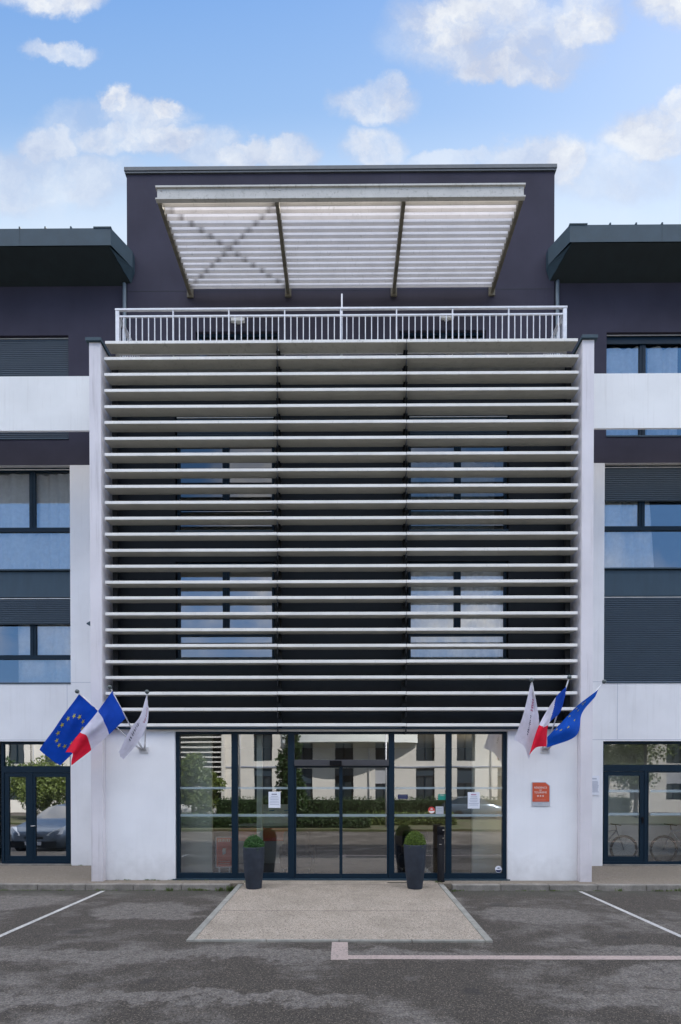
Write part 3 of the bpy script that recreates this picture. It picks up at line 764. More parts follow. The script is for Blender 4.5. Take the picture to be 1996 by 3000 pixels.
# entrance storefront --------------------------------------------------------
SF = bpy.data.objects.new('storefront', None); link(SF, H); SF['_o'] = tuple(H['_o']); SF['label'] = 'wide glazed entrance screen with dark frames and sliding doors'
uu = lambda u: XU(u, 1850, YF)
ZS0, ZS1 = ZV(2017, YF), ZV(1690, YF)
mull = [(405, 413.5), (533, 547), (663, 678), (895, 908), (1027, 1040), (1158, 1167)]
mb = MB()
for a, b in mull: mb.box(uu(a), uu(b), YF, YF + .10, .03, ZLT)
for k_ in range(5):
    a, b = uu(mull[k_][1]), uu(mull[k_ + 1][0])
    mb.box(a, b, YF + .005, YF + .095, ZV(1689.5, YF), ZLT)
    if k_ != 2: mb.box(a, b, YF + .005, YF + .095, .03, ZV(2010, YF))
mb.build('frame', M['navy'], SF)
mb = MB(); mb.box(FX0 - .05, FX1 + .05, YF - .09, YF + .11, -.005, .028); mb.build('threshold', M['panel'], SF)
for k_ in (0, 1, 3, 4):
    a, b = uu(mull[k_][1]), uu(mull[k_ + 1][0]); mb = MB(); y = YF + .05
    mb.face([(a, y, ZV(2010, YF)), (b, y, ZV(2010, YF)), (b, y, ZV(1689.5, YF)), (a, y, ZV(1689.5, YF))]); mb.build('pane', M['shopglass'], SF, recalc=False)
a, b = uu(678), uu(895)
zh0, zh1 = ZV(1763, YF), ZV(1749, YF)
mb = MB(); mb.face([(a, YF + .05, zh1), (b, YF + .05, zh1), (b, YF + .05, ZV(1689.5, YF)), (a, YF + .05, ZV(1689.5, YF))]); mb.build('pane', M['shopglass'], SF, recalc=False)
mb = MB(); mb.box(a, b, YF - .04, YF + .09, zh0, zh1); mb.build('door_operator', simple('operator_cover', (.045, .045, .052), .4), SF, bevel=.004)
mb = MB(); x = uu(773); mb.box(x - .13, x + .13, YF - .10, YF - .041, zh0 + .005, zh1 - .02); mb.build('sensor', M['black'], SF, bevel=.01)
ud = uu(785)
for s, (x0, x1) in ((-1, (a + .005, ud - .002)), (1, (ud + .002, b - .005))):
    mb = MB(); y0, y1 = YF + .015, YF + .055
    frame_rect(mb, x0, x1, .035, zh0 - .006, y0, y1, .032); mb.box(x0 + .032, x1 - .032, y0, y1, .067, .13)
    d = mb.build('sliding_door', M['navy'], SF)
    m2 = MB(); m2.face([(x0 + .03, y0 + .02, .13), (x1 - .03, y0 + .02, .13), (x1 - .03, y0 + .02, zh0 - .038), (x0 + .03, y0 + .02, zh0 - .038)]); m2.build('pane', M['shopglass'], d, recalc=False)
# frosted safety bands
mb = MB()
for k_ in range(5):
    a_, b_ = uu(mull[k_][1]) + .003, uu(mull[k_ + 1][0]) - .003; y = YF + (.046 if k_ != 2 else .031)
    for v0, v1 in ((1811.5, 1816.5), (1874, 1880)):
        if k_ == 2:
            for c, d in ((a_ + .04, ud - .036), (ud + .036, b_ - .04)): mb.face([(c, y, ZV(v1, YF)), (d, y, ZV(v1, YF)), (d, y, ZV(v0, YF)), (c, y, ZV(v0, YF))])
        else: mb.face([(a_, y, ZV(v1, YF)), (b_, y, ZV(v1, YF)), (b_, y, ZV(v0, YF)), (a_, y, ZV(v0, YF))])
mb.build('frosted_band', M['frost'], SF, recalc=False)
# ground floor glazing of the wings ------------------------------------------
def shopdoor(x0, x1, leaves, zt0, zt1, label, g='glass'):
    w = bpy.data.objects.new('glazed_door', None); link(w, H); w['_o'] = tuple(H['_o']); w['label'] = label
    y = YG + .10; mb = MB()
    frame_rect(mb, x0, x1, .03, ZGT, y, y + .08, .07); mb.box(x0 + .07, x1 - .07, y, y + .08, zt0, zt1)
    for a_, b_, kind in leaves:
        mb.box(b_ + .0, b_ + .07, y + .001, y + .079, .1, zt0)
    mb.build('frame', M['navy'], w)
    for a_, b_, kind in leaves:
        m2 = MB(); f = .11 if kind else .03
        frame_rect(m2, a_ + .004, b_ - .004, .04, zt0 - .004, y + .01, y + .06, f)
        if kind: m2.box(a_ + f, b_ - f, y + .01, y + .06, .04 + f, .12 + f)
        lf = m2.build('leaf', M['navy'], w)
        m3 = MB(); m3.face([(a_ + f, y + .04, .04 + f + (.08 if kind else 0)), (b_ - f, y + .04, .04 + f + (.08 if kind else 0)), (b_ - f, y + .04, zt0 - .004 - f), (a_ + f, y + .04, zt0 - .004 - f)]); m3.build('pane', M[g], w, recalc=False)
        m3 = MB(); m3.face([(a_, y + .04, zt1), (b_, y + .04, zt1), (b_, y + .04, ZGT - .07), (a_, y + .04, ZGT - .07)]); m3.build('pane', M[g], w, recalc=False)
    return w, y
gx = lambda u: XU(u, 1850, YG + .1)
w, y = shopdoor(gx(3), XGL, [(gx(10), gx(69), 1), (gx(71), gx(161), 1)], ZV(1778, YG), ZV(1763, YG), 'dark framed double door of the left wing reflecting a car', 'leftglass')
mb = MB(); p = a1(94, 1850 * 1.0, YG); hx = gx(74)
mb.box(hx - .012, hx + .012, y - .05, y - .03, 1.0, 1.03); mb.tube([(hx, y + .005, 1.015), (hx, y - .05, 1.015), (hx + .11, y - .05, 1.015)], .009, 8); mb.build('handle', M['chrome'], w)
w, y = shopdoor(XGR, XGR + 2.9, [(gx(1391), gx(1484), 1), (gx(1491), XGR + 2.78, 0)], ZV(1775, YG), ZV(1760, YG), 'dark framed glazed door of the right wing with bicycles inside', 'doorglass')
hx = gx(1480); zz = ZV(2397 / K, YG)
mb = MB(); mb.tube([(hx, y + .005, zz), (hx, y - .05, zz), (hx - .13, y - .05, zz)], .011, 8); mb.box(hx - .02, hx + .02, y - .004, y + .008, zz - .14, zz + .03); mb.build('handle', M['black'], w)
mb = MB()
for a_, b_ in ((gx(1397), gx(1474)), (gx(1499), XGR + 2.7)):
    for v0, v1 in ((2314, 2322), (2382, 2390)): mb.face([(a_, y + .036, ZV(v1 / K, YG)), (b_, y + .036, ZV(v1 / K, YG)), (b_, y + .036, ZV(v0 / K, YG)), (a_, y + .036, ZV(v0 / K, YG))])
mb.build('frosted_band', M['frost'], w, recalc=False)
for a_, b_ in ((XGL - 2.45, XGL), (XGR, XGR + 2.9)): mb = MB(); mb.box(a_, b_, YG - .02, YG + .2, .0, .028); mb.build('door_sill', M['kerb'], H)
# lobby and shop interiors (part of the building)
mb = MB(); mb.box(-4.9, 4.9, YF + .12, 17.5, -.1, .012); mb.build('lobby_floor', M['tile'], H)
mb = MB(); mb.box(-4.9, 4.9, 17.5, 17.6, 0, 3.5); mb.box(-4.9, -4.8, YW + .3, 17.5, 0, 3.5); mb.box(4.8, 4.9, YW + .3, 17.5, 0, 3.5); mb.build('lobby_wall', M['intdark'], H)
mb = MB(); mb.box(-3.75, -2.98, 12.25, 12.35, .012, 3.25); mb.box(3.05, 3.75, 12.35, 12.45, .012, 3.25); mb.box(-1.93, -1.80, 12.15, 12.25, .012, 3.25); mb.build('partition', M['intwhite'], H)
mb = MB(); mb.box(-4.79, 4.79, YW + .3, 17.49, 3.3, 3.36); mb.build('lobby_ceiling', M['interior'], H)
mb = MB(); mb.box(5.3, 15, 15.7, 15.8, .012, 3.6); mb.build('shop_back_wall', M['intwhite'], H)
mb = MB()
for s in (-1, 1): mb.box(s * 5.3, s * 15, YG + .2, 17.4, -.1, .012)
mb.build('shop_floor', M['tile'], H)
mb = MB(); mb.box(XGR + .45, XGR + 1.0, YG + 1.0, YG + 1.04, .65, 2.4); mb.build('partition', M['intwhite'], H)
# the lit lamp seen through the right entrance pane
lp = at(1468, 2284, 13.0); t = thing('pendant_lamp', 'small lit pendant lamp behind the rightmost entrance pane', 'lamp', tuple(lp))
mb = MB(); mb.tube([(lp.x, 13.0, lp.z + .1), (lp.x, 13.0, 3.29)], .006, 6); mb.build('cord', M['black'], t)
def glow():
    m, k, b = mat('warm_bulb'); b.inputs['Base Color'].default_value = (1, .7, .4, 1); b.inputs['Emission Color'].default_value = (1, .45, .18, 1); b.inputs['Emission Strength'].default_value = 4; return m
mb = MB(); mb.ball((lp.x, 13.0, lp.z), .055, 14); mb.build('bulb', glow(), t)
mb = MB(); mb.lathe([(.03, lp.z + .10), (.09, lp.z + .04), (.088, lp.z + .035), (.028, lp.z + .095)], lp.x, 13.0, 20); mb.build('lamp_shade', M['black'], t)
ld = bpy.data.lights.new('lamp_light', 'POINT'); ld.energy = 30; ld.color = (1, .78, .55); ld.shadow_soft_size = .12
lo = bpy.data.objects.new('lamp_light', ld); COL.objects.link(lo); lo.location = (lp.x, 13.0, lp.z - .16)
# ------------------------------------------------------------------ lobby furniture
t = thing('reception_desk', 'reception desk with an orange front behind the left entrance pane', 'desk', (-2.0, 14.2, .012))
mb = MB(); mb.box(-2.9, -1.3, 14.0, 14.5, .012, 1.0); mb.build('counter', M['interior'], t)
mb = MB(); mb.box(-2.9, -1.3, 13.97, 13.998, .6, .95); mb.build('front_panel', M['orange'], t)
mb = MB(); mb.box(-2.95, -1.25, 13.93, 14.55, 1.002, 1.04); mb.build('desk_top', M['intwhite'], t)
t = thing('leaflet_rack', 'rack of blue and white leaflets on the reception desk', 'rack', (-1.7, 14.3, 1.04))
mb = MB(); mb.prism([(14.2, 1.042), (14.45, 1.042), (14.45, 1.55), (14.4, 1.55)], 'x', -2.2, -1.35); mb.build('stand', M['intwhite'], t)
for i in range(4):
    mb = MB(); x = -2.15 + i * .2; mb.hexa([(x, 14.24, 1.12), (x + .14, 14.24, 1.12), (x + .14, 14.25, 1.12), (x, 14.25, 1.12), (x, 14.34, 1.4), (x + .14, 14.34, 1.4), (x + .14, 14.35, 1.4), (x, 14.35, 1.4)]); mb.build('leaflet', M['cargo'] if i % 2 else M['paper'], t)
def armchair(x, y, label, mt):
    t = thing('armchair', label, 'armchair', (x, y, .012), 'dark armchairs in the lobby')
    mb = MB(); mb.box(x - .38, x + .38, y - .38, y + .38, .12, .44); mb.build('seat', mt, t, bevel=.05)
    mb = MB(); mb.box(x - .30, x + .30, y - .42, y - .22, .44, 1.0); mb.build('backrest', mt, t, bevel=.08)
    for s in (-1, 1): mb = MB(); mb.box(x + s * .30, x + s * .42, y - .2, y + .36, .3, .62); mb.build('armrest', mt, t, bevel=.04)
    for sx in (-1, 1):
        for sy in (-1, 1): mb = MB(); mb.tube([(x + sx * .3, y + sy * .3, .012), (x + sx * .3, y + sy * .3, .12)], .02, 8); mb.build('leg', M['chrome'], t)
armchair(-1.05, 12.75, 'dark brown armchair behind the glass right of the left planter', M['sofa'])
armchair(1.75, 12.9, 'black armchair behind the glass beside the right planter', M['black'])
# poster standing inside the left pane
pa, pb = at(632, 2452, YF + .068), at(682, 2542, YF + .068)
mb = MB(); yy = YF + .068
mb.box(pa.x, pb.x, yy, yy + .02, pb.z, pa.z, 0); mb.box(pa.x + .018, pb.x - .018, yy - .003, yy - .0005, pb.z + .018, pa.z - .018, 1)
for i in range(7): xx = pa.x + .05 + i * (pb.x - pa.x - .1) / 7; mb.face([(xx, yy - .006, pa.z - .11), (xx + .027, yy - .006, pa.z - .11), (xx + .027, yy - .006, pa.z - .055), (xx + (.006 if i % 2 else .02), yy - .006, pa.z - .055)], 2)
for i in range(9):
    an = random.uniform(0, 6.28); cx, cz = (pa.x + pb.x) / 2, (pa.z + pb.z) / 2 + .02; r = random.uniform(.02, .09)
    mb.face([(cx + r * math.cos(an + q) * (1, .5, 1, .5)[j], yy - .006 - i * .0004, cz + .03 * math.sin(i) + r * .7 * math.sin(an + q)) for j, q in enumerate((0, 1.2, 2.9, 4.4))], 3 if i % 2 else 2)
for i in range(2): mb.face([(pa.x + .06, yy - .006, pb.z + .08 + i * .05), (pb.x - .06, yy - .006, pb.z + .08 + i * .05), (pb.x - .06, yy - .006, pb.z + .09 + i * .05), (pa.x + .06, yy - .006, pb.z + .09 + i * .05)], 2)
mb.box(pa.x + .05, pb.x - .05, yy + .021, yy + .2, .03, .045, 0); mb.box(pa.x + .06, pa.x + .09, yy + .021, yy + .05, .03, pb.z + .2, 0); mb.box(pb.x - .09, pb.x - .06, yy + .021, yy + .05, .03, pb.z + .2, 0)
tag(mb.build('poster', [M['paper'], M['orange'], M['lettering'], M['plategrey']], origin=((pa.x + pb.x) / 2, yy, .012)), 'orange poster with white border standing low behind the leftmost entrance pane', 'poster')
# notices and stickers on the glass
def sheet(name, u0, u1, v0, v1, mats, label, cat, lines=6, y=YF + .047, head='INFO', hm=2):
    a_, b_ = at(u0, v0, y), at(u1, v1, y); mb = MB()
    mb.box(a_.x, b_.x, y - .003, y - .001, b_.z, a_.z, 0)
    h = a_.z - b_.z; wd = b_.x - a_.x
    if head:
        for i in range(5): xx = (a_.x + b_.x) / 2 + (i - 2.5) * wd * .09; mb.face([(xx, y - .0045, a_.z - h * .19), (xx + wd * .06, y - .0045, a_.z - h * .19), (xx + wd * .06, y - .0045, a_.z - h * .12), (xx, y - .0045, a_.z - h * .12)], hm)
    for i in range(lines):
        z = a_.z - h * (.3 + .6 * i / max(1, lines)); l = random.uniform(.55, .85) * wd / 2; cx = (a_.x + b_.x) / 2
        mb.face([(cx - l, y - .0045, z), (cx + l, y - .0045, z), (cx + l, y - .0045, z + h * .025), (cx - l, y - .0045, z + h * .025)], 1)
    return tag(mb.build(name, mats, origin=((a_.x + b_.x) / 2, y, b_.z)), label, cat)
sheet('notice', 787, 822, 2320, 2367, [M['paper'], M['greyink'], M['ink']], 'white paper notice on the second entrance pane left of the sliding doors', 'notice', 6)
sheet('notice', 1371, 1406, 2321, 2369, [M['paper'], M['greyink'], M['redink']], 'white paper notice on the rightmost entrance pane', 'notice', 6)
sheet('sticker', 1284, 1307, 2327, 2344, [M['green'], M['lettering'], M['lettering']], 'small green sticker on the glass right of the sliding doors', 'sticker', 1, head='i')
sheet('sticker', 1277, 1300, 2363, 2385, [M['plategrey'], M['green'], M['green']], 'pale blue square sticker under the green one on the entrance glass', 'sticker', 2, head='')
sheet('sticker', 1166, 1195, 2328, 2341, [M['ink'], M['greyink'], M['lettering']], 'dark blue oblong sticker at the left edge of the pane with green sticker', 'sticker', 1, head='')
sheet('sign', 1727, 1757, 2273, 2330, [M['paper'], M['greyink'], M['greyink']], 'white printed information sign on the wall between pillar and right wing door', 'sign', 11, YG - .012, 'INFO')
def disc(u, v, r, m0, m1, label, y=YF + .044):
    c = at(u, v, y); mb = MB(); n = 28
    P = [(c.x + r * math.cos(2 * math.pi * i / n), y, c.z + r * math.sin(2 * math.pi * i / n)) for i in range(n)]
    mb.face(P, 0); h = [p for p in P if p[2] < c.z - r * .12]
    mb.face([(p[0] * .9 + c.x * .1, y - .002, p[2] * .9 + c.z * .1) for p in h], 1)
    mb.face([(c.x - r * .4, y - .002, c.z + r * .2), (c.x + r * .3, y - .002, c.z + r * .2), (c.x + r * .4, y - .002, c.z + r * .4), (c.x - r * .2, y - .002, c.z + r * .5)], 1)
    return tag(mb.build('sticker', [m0, m1], origin=c), label, 'sticker')
disc(1265, 2374, .075, M['red'], M['lettering'], 'round red sticker on the glass behind the black ashtray post')
disc(1461, 2547, .075, M['paper'], M['ink'], 'round white and navy sticker low in the corner of the rightmost pane')
# ------------------------------------------------------------------ planters
def planter(u, vb, ut, ub, vt, vball, leafm, label, sq=False, seed=1):
    Y = 10.68; zb = -.005; c = at(u, vb, Y); x = c.x
    zt_ = at(u, vt, Y - .2).z; rt = (ut / FPX) * Y / 2; rb = (ub / FPX) * Y / 2; ht = zt_ - zb
    t = thing('planter', label, 'planter', (x, Y, zb), 'tall planters by the entrance')
    prof = [(rb * .96, zb), (rb, zb + .02), (rb + (rt - rb) * .42, zb + ht * .30), (rb + (rt - rb) * .78, zb + ht * .58), (rt * .99, zb + ht * .85), (rt, zb + ht - .015), (rt * .99, zb + ht), (rt * .90, zb + ht), (rt * .88, zb + ht - .06), (.001, zb + ht - .06)]
    mb = MB(); mb.lathe(prof, x, Y, 48); mb.build('pot', M['pot'], t)
    rnd = random.Random(seed); mb = MB()
    rr = rt * .93; zc = zb + ht - .02; top = at(u, vball, Y).z; hh = top - zc; stems = MB()
    for i in range(5200):
        a = rnd.uniform(0, 6.283); w = rnd.uniform(0, 1); el = math.acos(1 - w * (1.15 if not sq else 1.05)) if False else math.asin(rnd.uniform(-.12, 1))
        r = rnd.uniform(.78, 1.04) ** 1 * (1 + .045 * math.sin(5 * a + 3 * el) + .03 * math.sin(11 * a - 5 * el)); 
        p = Vector((x + rr * r * math.cos(el) * math.cos(a), Y + rr * r * math.cos(el) * math.sin(a), zc + hh * r * math.sin(el)))
        d = Vector((rnd.gauss(0, 1), rnd.gauss(0, 1), rnd.gauss(0, 1) + .6)).normalized(); e = d.cross(Vector((rnd.gauss(0, 1), rnd.gauss(0, 1), rnd.gauss(0, 1)))).normalized()
        L, wd = rnd.uniform(.013, .026), rnd.uniform(.006, .011)
        mb.face([p - e * wd * .3, p + d * L * .5 + e * wd, p + d * L, p + d * L * .5 - e * wd])
    bush = mb.build('box_ball', leafm, t, recalc=False)
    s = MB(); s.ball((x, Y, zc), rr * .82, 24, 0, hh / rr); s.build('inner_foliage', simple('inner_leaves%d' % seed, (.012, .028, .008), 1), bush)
planter(744, 2602, 63, 46, 2484, 2449, M['box1'], 'dark tapered planter with a low deep green box bush left of the entrance doors', True, 3)
planter(1216, 2600, 66, 44, 2477, 2437, M['box2'], 'dark tapered planter with a round olive green box ball right of the entrance doors', False, 4)
# ashtray post
c = at(1290, 2579, 11.46); x = c.x; Y = 11.38
t = thing('ashtray_post', 'slim black ashtray post standing right of the olive green planter', 'ashtray', (x, Y, .004))
mb = MB(); mb.lathe([(.001, .004), (.082, .004), (.082, .02), (.075, .03), (.075, 1.02), (.001, 1.02)], x, Y, 28); mb.build('column', M['black'], t)
mb = MB(); mb.lathe([(.079, 1.022), (.082, 1.03), (.082, 1.16), (.07, 1.185), (.001, 1.19)], x, Y, 28); mb.build('head', M['black'], t)
mb = MB(); mb.box(x + .02, x + .06, Y - .084, Y - .07, 1.10, 1.125); mb.box(x + .02, x + .05, Y - .082, Y - .07, .93, .95); mb.box(x - .05, x + .0, Y - .08, Y - .06, .80, .82); mb.build('slot', M['chrome'], t)
# drain slot beside the right planter
a_ = at(1136, 2583, 11.2); mb = MB(); mb.box(a_.x, a_.x + .62, 11.17, 11.29, .0065, .010); tag(mb.build('drain_cover', simple('rusty_drain', (.06, .05, .035), .9, 0, .3, 20)), 'narrow rusty drain cover behind the right planter', 'drain cover')
# ------------------------------------------------------------------ plaque
y = YW - .012
a_, b_ = at(1560, 2293, y), at(1610, 2362, y); zo = at(1560, 2349, y).z
mb = MB(); wq = b_.x - a_.x; hq = a_.z - b_.z
poly = [(a_.x - .012, b_.z), (b_.x + .012, b_.z), (b_.x + .012, a_.z - .075 + .01), (b_.x - .085, a_.z + .012), (a_.x - .012, a_.z + .012)]
mb.prism(poly, 'y', y - .004, YW - .0005, 0)
poly = [(a_.x + .004, zo), (b_.x - .004, zo), (b_.x - .004, a_.z - .075), (b_.x - .09, a_.z - .002), (a_.x + .004, a_.z - .002)]
mb.prism(poly, 'y', y - .010, y - .0045, 1)
cx = (a_.x + b_.x) / 2 - .01; ho = a_.z - zo
text_faces(mb, 'RÉSIDENCE', cx, a_.z - ho * .27, y - .0115, .058, 2, .95); text_faces(mb, 'DE', cx, a_.z - ho * .40, y - .0115, .040, 2)
text_faces(mb, 'TOURISME', cx, a_.z - ho * .52, y - .0115, .058, 2, .98); 
for i in (-1, 0, 1):
    sx_, sz_ = cx + i * .055, a_.z - ho * .70; P = []
    for q in range(10):
        r = .023 if q % 2 == 0 else .0105; an = math.pi / 2 + q * math.pi / 5; P.append((sx_ + r * math.cos(an), y - .0115, sz_ + r * math.sin(an)))
    mb.face(P, 2)

for i in range(12): xx = cx + (i - 6) * .019; mb.face([(xx, y - .0115, a_.z - ho * .93), (xx + .013, y - .0115, a_.z - ho * .93), (xx + .013, y - .0115, a_.z - ho * (.90 - .01 * (i % 3))), (xx, y - .0115, a_.z - ho * .90)], 3)
for i in range(6): xx = cx + (i - 3) * .016; zz = (zo + b_.z) / 2; mb.face([(xx, y - .0055, zz - .01), (xx + .011, y - .0055, zz - .012), (xx + .011, y - .0055, zz + .010), (xx, y - .0055, zz + .014)], 4)

tag(mb.build('plaque', [M['plategrey'], M['orange'], M['lettering'], simple('faded_pink', (.62, .22, .17)), M['greyink']], origin=(cx, YW, b_.z)), 'orange plaque with cut corner, white lettering and three stars on the white wall', 'plaque')
# ------------------------------------------------------------------ small wall camera on the left pillar
p = at(263, 1829, YG - .15)
t = thing('wall_camera', 'small grey wedge shaped camera on the white wall left of the sunscreen', 'camera', tuple(p))
p = at(262, 1829, 11.46)
t.location = p; t['_o'] = tuple(p)
mb = MB(); xs_ = -PXO
mb.box(xs_ - .02, xs_, 11.46 - .05, 11.46 + .05, p.z - .06, p.z + .06); mb.build('base', M['knob'], t)
mb = MB(); mb.prism([(xs_ - .021, p.z + .055), (xs_ - .021, p.z - .05), (xs_ - .10, p.z - .01), (xs_ - .10, p.z + .012)], 'y', 11.41, 11.51); mb.build('housing', M['panel'], t)
# ------------------------------------------------------------------ flags
def catmull(P, t):
    n = len(P) - 1; x = min(max(t, 0), .99999) * n; i = int(x); f = x - i
    p0, p1, p2, p3 = P[max(i - 1, 0)], P[i], P[i + 1], P[min(i + 2, n)]
    if i == 0: p0 = p1 * 2 - p2
    if i + 1 == n: p3 = p2 * 2 - p1
    return .5 * ((2 * p1) + (p2 - p0) * f + (2 * p0 - 5 * p1 + 4 * p2 - p3) * f * f + (3 * p1 - p0 - 3 * p2 + p3) * f ** 3)
def flag(name, rows, colour, mats, label, decals=(), ripple=.012, seed=0, origin=None):
    rows = [[at(*c) for c in r] for r in rows]
    def S(s, t):
        P = [catmull(r, s) for r in rows]; q = catmull(P, t)
        return q + Vector((.3, 1, .1)) * ripple * (math.sin(s * 11 + t * 5 + seed) * (.3 + s) + .6 * math.sin(s * 5 - t * 13 + seed * 2))
    mb = MB(); nu, nv = 54, 36
    G = [[S(i / nu, j / nv) for i in range(nu + 1)] for j in range(nv + 1)]
    b = len(mb.v)
    for r in G: mb.v += [tuple(q) for q in r]
    for j in range(nv):
        for i in range(nu):
            k0 = b + j * (nu + 1) + i
            mb.f.append((k0, k0 + 1, k0 + nu + 2, k0 + nu + 1)); mb.m.append(colour((i + .5) / nu, (j + .5) / nv)); mb.sm.append(True)
    for pts, mi in decals:      # small shapes printed on both sides, following the cloth
        for sg in (-1, 1):
            out = []
            for (s, t) in pts:
                q = S(s, t); n = (S(s + .01, t) - q).cross(S(s, t + .01) - q)
                n = n.normalized() if n.length > 1e-9 else Vector((0, -1, 0)); out.append(q + n * .004 * sg)
            mb.face(out, mi)
    return tag(mb.build(name, mats, origin=rows[0][0], recalc=False), label, 'flag')
def stars(cs=.5, ct=.5, rs=.235, rt=.34, r1=.045, r2=.018, asp=1.45):
    D = []
    for k_ in range(12):
        a = 2 * math.pi * k_ / 12; s0, t0 = cs + rs * math.sin(a), ct + rt * math.cos(a)
        # fan of triangles so that the star follows the cloth
        P = [(s0 + (r1 if q % 2 == 0 else r2) * math.sin(q * math.pi / 5), t0 + (r1 if q % 2 == 0 else r2) * asp * math.cos(q * math.pi / 5)) for q in range(10)]
        for q in range(10): D.append(([(s0, t0), P[q], P[(q + 1) % 10]], 1))
    return D
def tri(s, t): return 0 if s < .333 else 1 if s < .666 else 2
def scribble(s0, s1, t0, t1, n, mi, h=.05, seed=1):
    r = random.Random(seed); D = []
    for i in range(n):
        a = i / n; s, t = s0 + (s1 - s0) * a, t0 + (t1 - t0) * a
        for _ in range(2):
            ds, dt = r.uniform(-.3, .6) * (s1 - s0) / n, r.uniform(-h, h); w = .011
            D.append(([(s, t + dt), (s + ds, t - dt), (s + ds + w, t - dt + .012), (s + w, t + dt + .012)], mi))
    return D
FT = [M['fblue'], M['fwhite'], M['fred']]; EU = [M['eublue'], M['fyellow']]; WF = [M['fwhite'], M['redink'], M['ink']]
flag('flag', [[(230, 2034, 10.52), (193, 2088, 10.60), (152, 2145, 10.66), (116, 2197, 10.72)],
              [(262, 2058, 10.66), (226, 2117, 10.60), (187, 2172, 10.76), (146, 2224, 10.78)],
              [(291, 2084, 10.80), (262, 2135, 10.92), (222, 2195, 10.84), (178, 2243, 10.92)]], lambda s, t: 0, EU,
     'blue flag with a ring of yellow stars hanging leftmost on the left wall', stars(.5, .47, .25, .34), .012, 1)
flag('flag', [[(330, 2024, 10.40), (288, 2083, 10.44), (234, 2146, 10.48), (191, 2204, 10.50)],
              [(349, 2063, 10.62), (304, 2113, 10.40), (256, 2158, 10.44), (212, 2208, 10.36)],
              [(368, 2104, 10.74), (321, 2152, 10.72), (266, 2198, 10.72), (210, 2243, 10.62)]], tri, FT,
     'blue, white and red flag folded over the starred flag on the left wall', (), .010, 2)
flag('flag', [[(430, 2036, 10.50), (412, 2092, 10.50), (386, 2132, 10.55), (347, 2204, 10.60)],
              [(434, 2060, 10.66), (424, 2110, 10.72), (398, 2155, 10.70), (354, 2216, 10.78)],
              [(436, 2084, 10.80), (430, 2125, 10.86), (396, 2186, 10.86), (363, 2225, 10.88)]], lambda s, t: 0, WF,
     'white flag with dark lettering hanging nearest the entrance on the left', scribble(.48, .82, .22, .30, 9, 2, .10, 3) + scribble(.10, .40, .45, .5, 8, 1, .12, 5), .012, 3)
flag('flag', [[(1556, 2000, 10.45), (1544, 2052, 10.50), (1530, 2105, 10.50), (1506, 2167, 10.50)],
              [(1560, 2006, 10.55), (1558, 2060, 10.68), (1553, 2112, 10.62), (1536, 2187, 10.60)],
              [(1563, 2012, 10.60), (1574, 2070, 10.74), (1578, 2123, 10.74), (1550, 2226, 10.72)]], lambda s, t: 0, WF,
     'white flag with red and dark lettering hanging nearest the entrance on the right', scribble(.25, .50, .62, .5, 9, 1, .12, 7) + scribble(.58, .86, .50, .52, 11, 2, .05, 8), .012, 4)
flag('flag', [[(1660, 2011, 10.42), (1626, 2047, 10.46), (1580, 2124, 10.50), (1551, 2212, 10.52)],
              [(1659, 2022, 10.52), (1636, 2064, 10.60), (1592, 2128, 10.42), (1572, 2190, 10.50)],
              [(1657, 2036, 10.66), (1641, 2088, 10.64), (1608, 2122, 10.64), (1602, 2187, 10.58)]],
     lambda s, t: 0 if s < .31 + .30 * t else 1 if s < .66 + .03 * t else 2, FT, 'blue, white and red flag hanging narrow between the two other right flags', (), .009, 5)
flag('flag', [[(1753, 2021, 10.60), (1692, 2068, 10.60), (1646, 2116, 10.64), (1603, 2160, 10.68)],
              [(1750, 2029, 10.64), (1702, 2080, 10.72), (1668, 2134, 10.60), (1604, 2176, 10.76)],
              [(1744, 2042, 10.70), (1706, 2090, 10.80), (1688, 2156, 10.76), (1603, 2191, 10.80)]], lambda s, t: 0, [simple_ for simple_ in (cloth('flag_bright_blue', (.008, .11, .62)), M['fyellow'])],
     'bright blue flag with a row of stars stretching rightmost on the right wall', stars(.52, .10, .28, .38, .03, .012)[:60] + stars(.52, .22, .30, .12, .030, .012)[60:], .008, 6)
def holder(base, tips, label):
    bp = at(base[0], base[1], YW); t = thing('flag_holder', label, 'flag holder', tuple(bp))
    mb = MB(); mb.box(bp.x - .10, bp.x + .10, YW - .02, YW, bp.z - .05, bp.z + .07); mb.build('wall_plate', M['rail'], t)
    for (u, v, Y) in tips:
        e = at(u, v, Y); b = Vector((bp.x + (e.x - bp.x) * .05, YW - .02, bp.z)); mb = MB()
        mb.tube([b, b.lerp(e, .98)], .014, 10, 0, .012); mb.tube([b, b.lerp(e, .14)], .024, 10); pl = mb.build('pole', M['rail'], t)
        m2 = MB(); m2.ball(e, .042, 16); m2.build('finial', M['knob'], pl)
    return t
holder((422, 2199), [(226, 2026, 10.48), (322, 2013, 10.34), (431, 2027, 10.45)], 'white wall bracket with three flag poles left of the entrance glass')
holder((1597, 2199), [(1558, 1992, 10.42), (1669, 1984, 10.38), (1771, 1997, 10.50)], 'white wall bracket with three flag poles above the orange plaque')
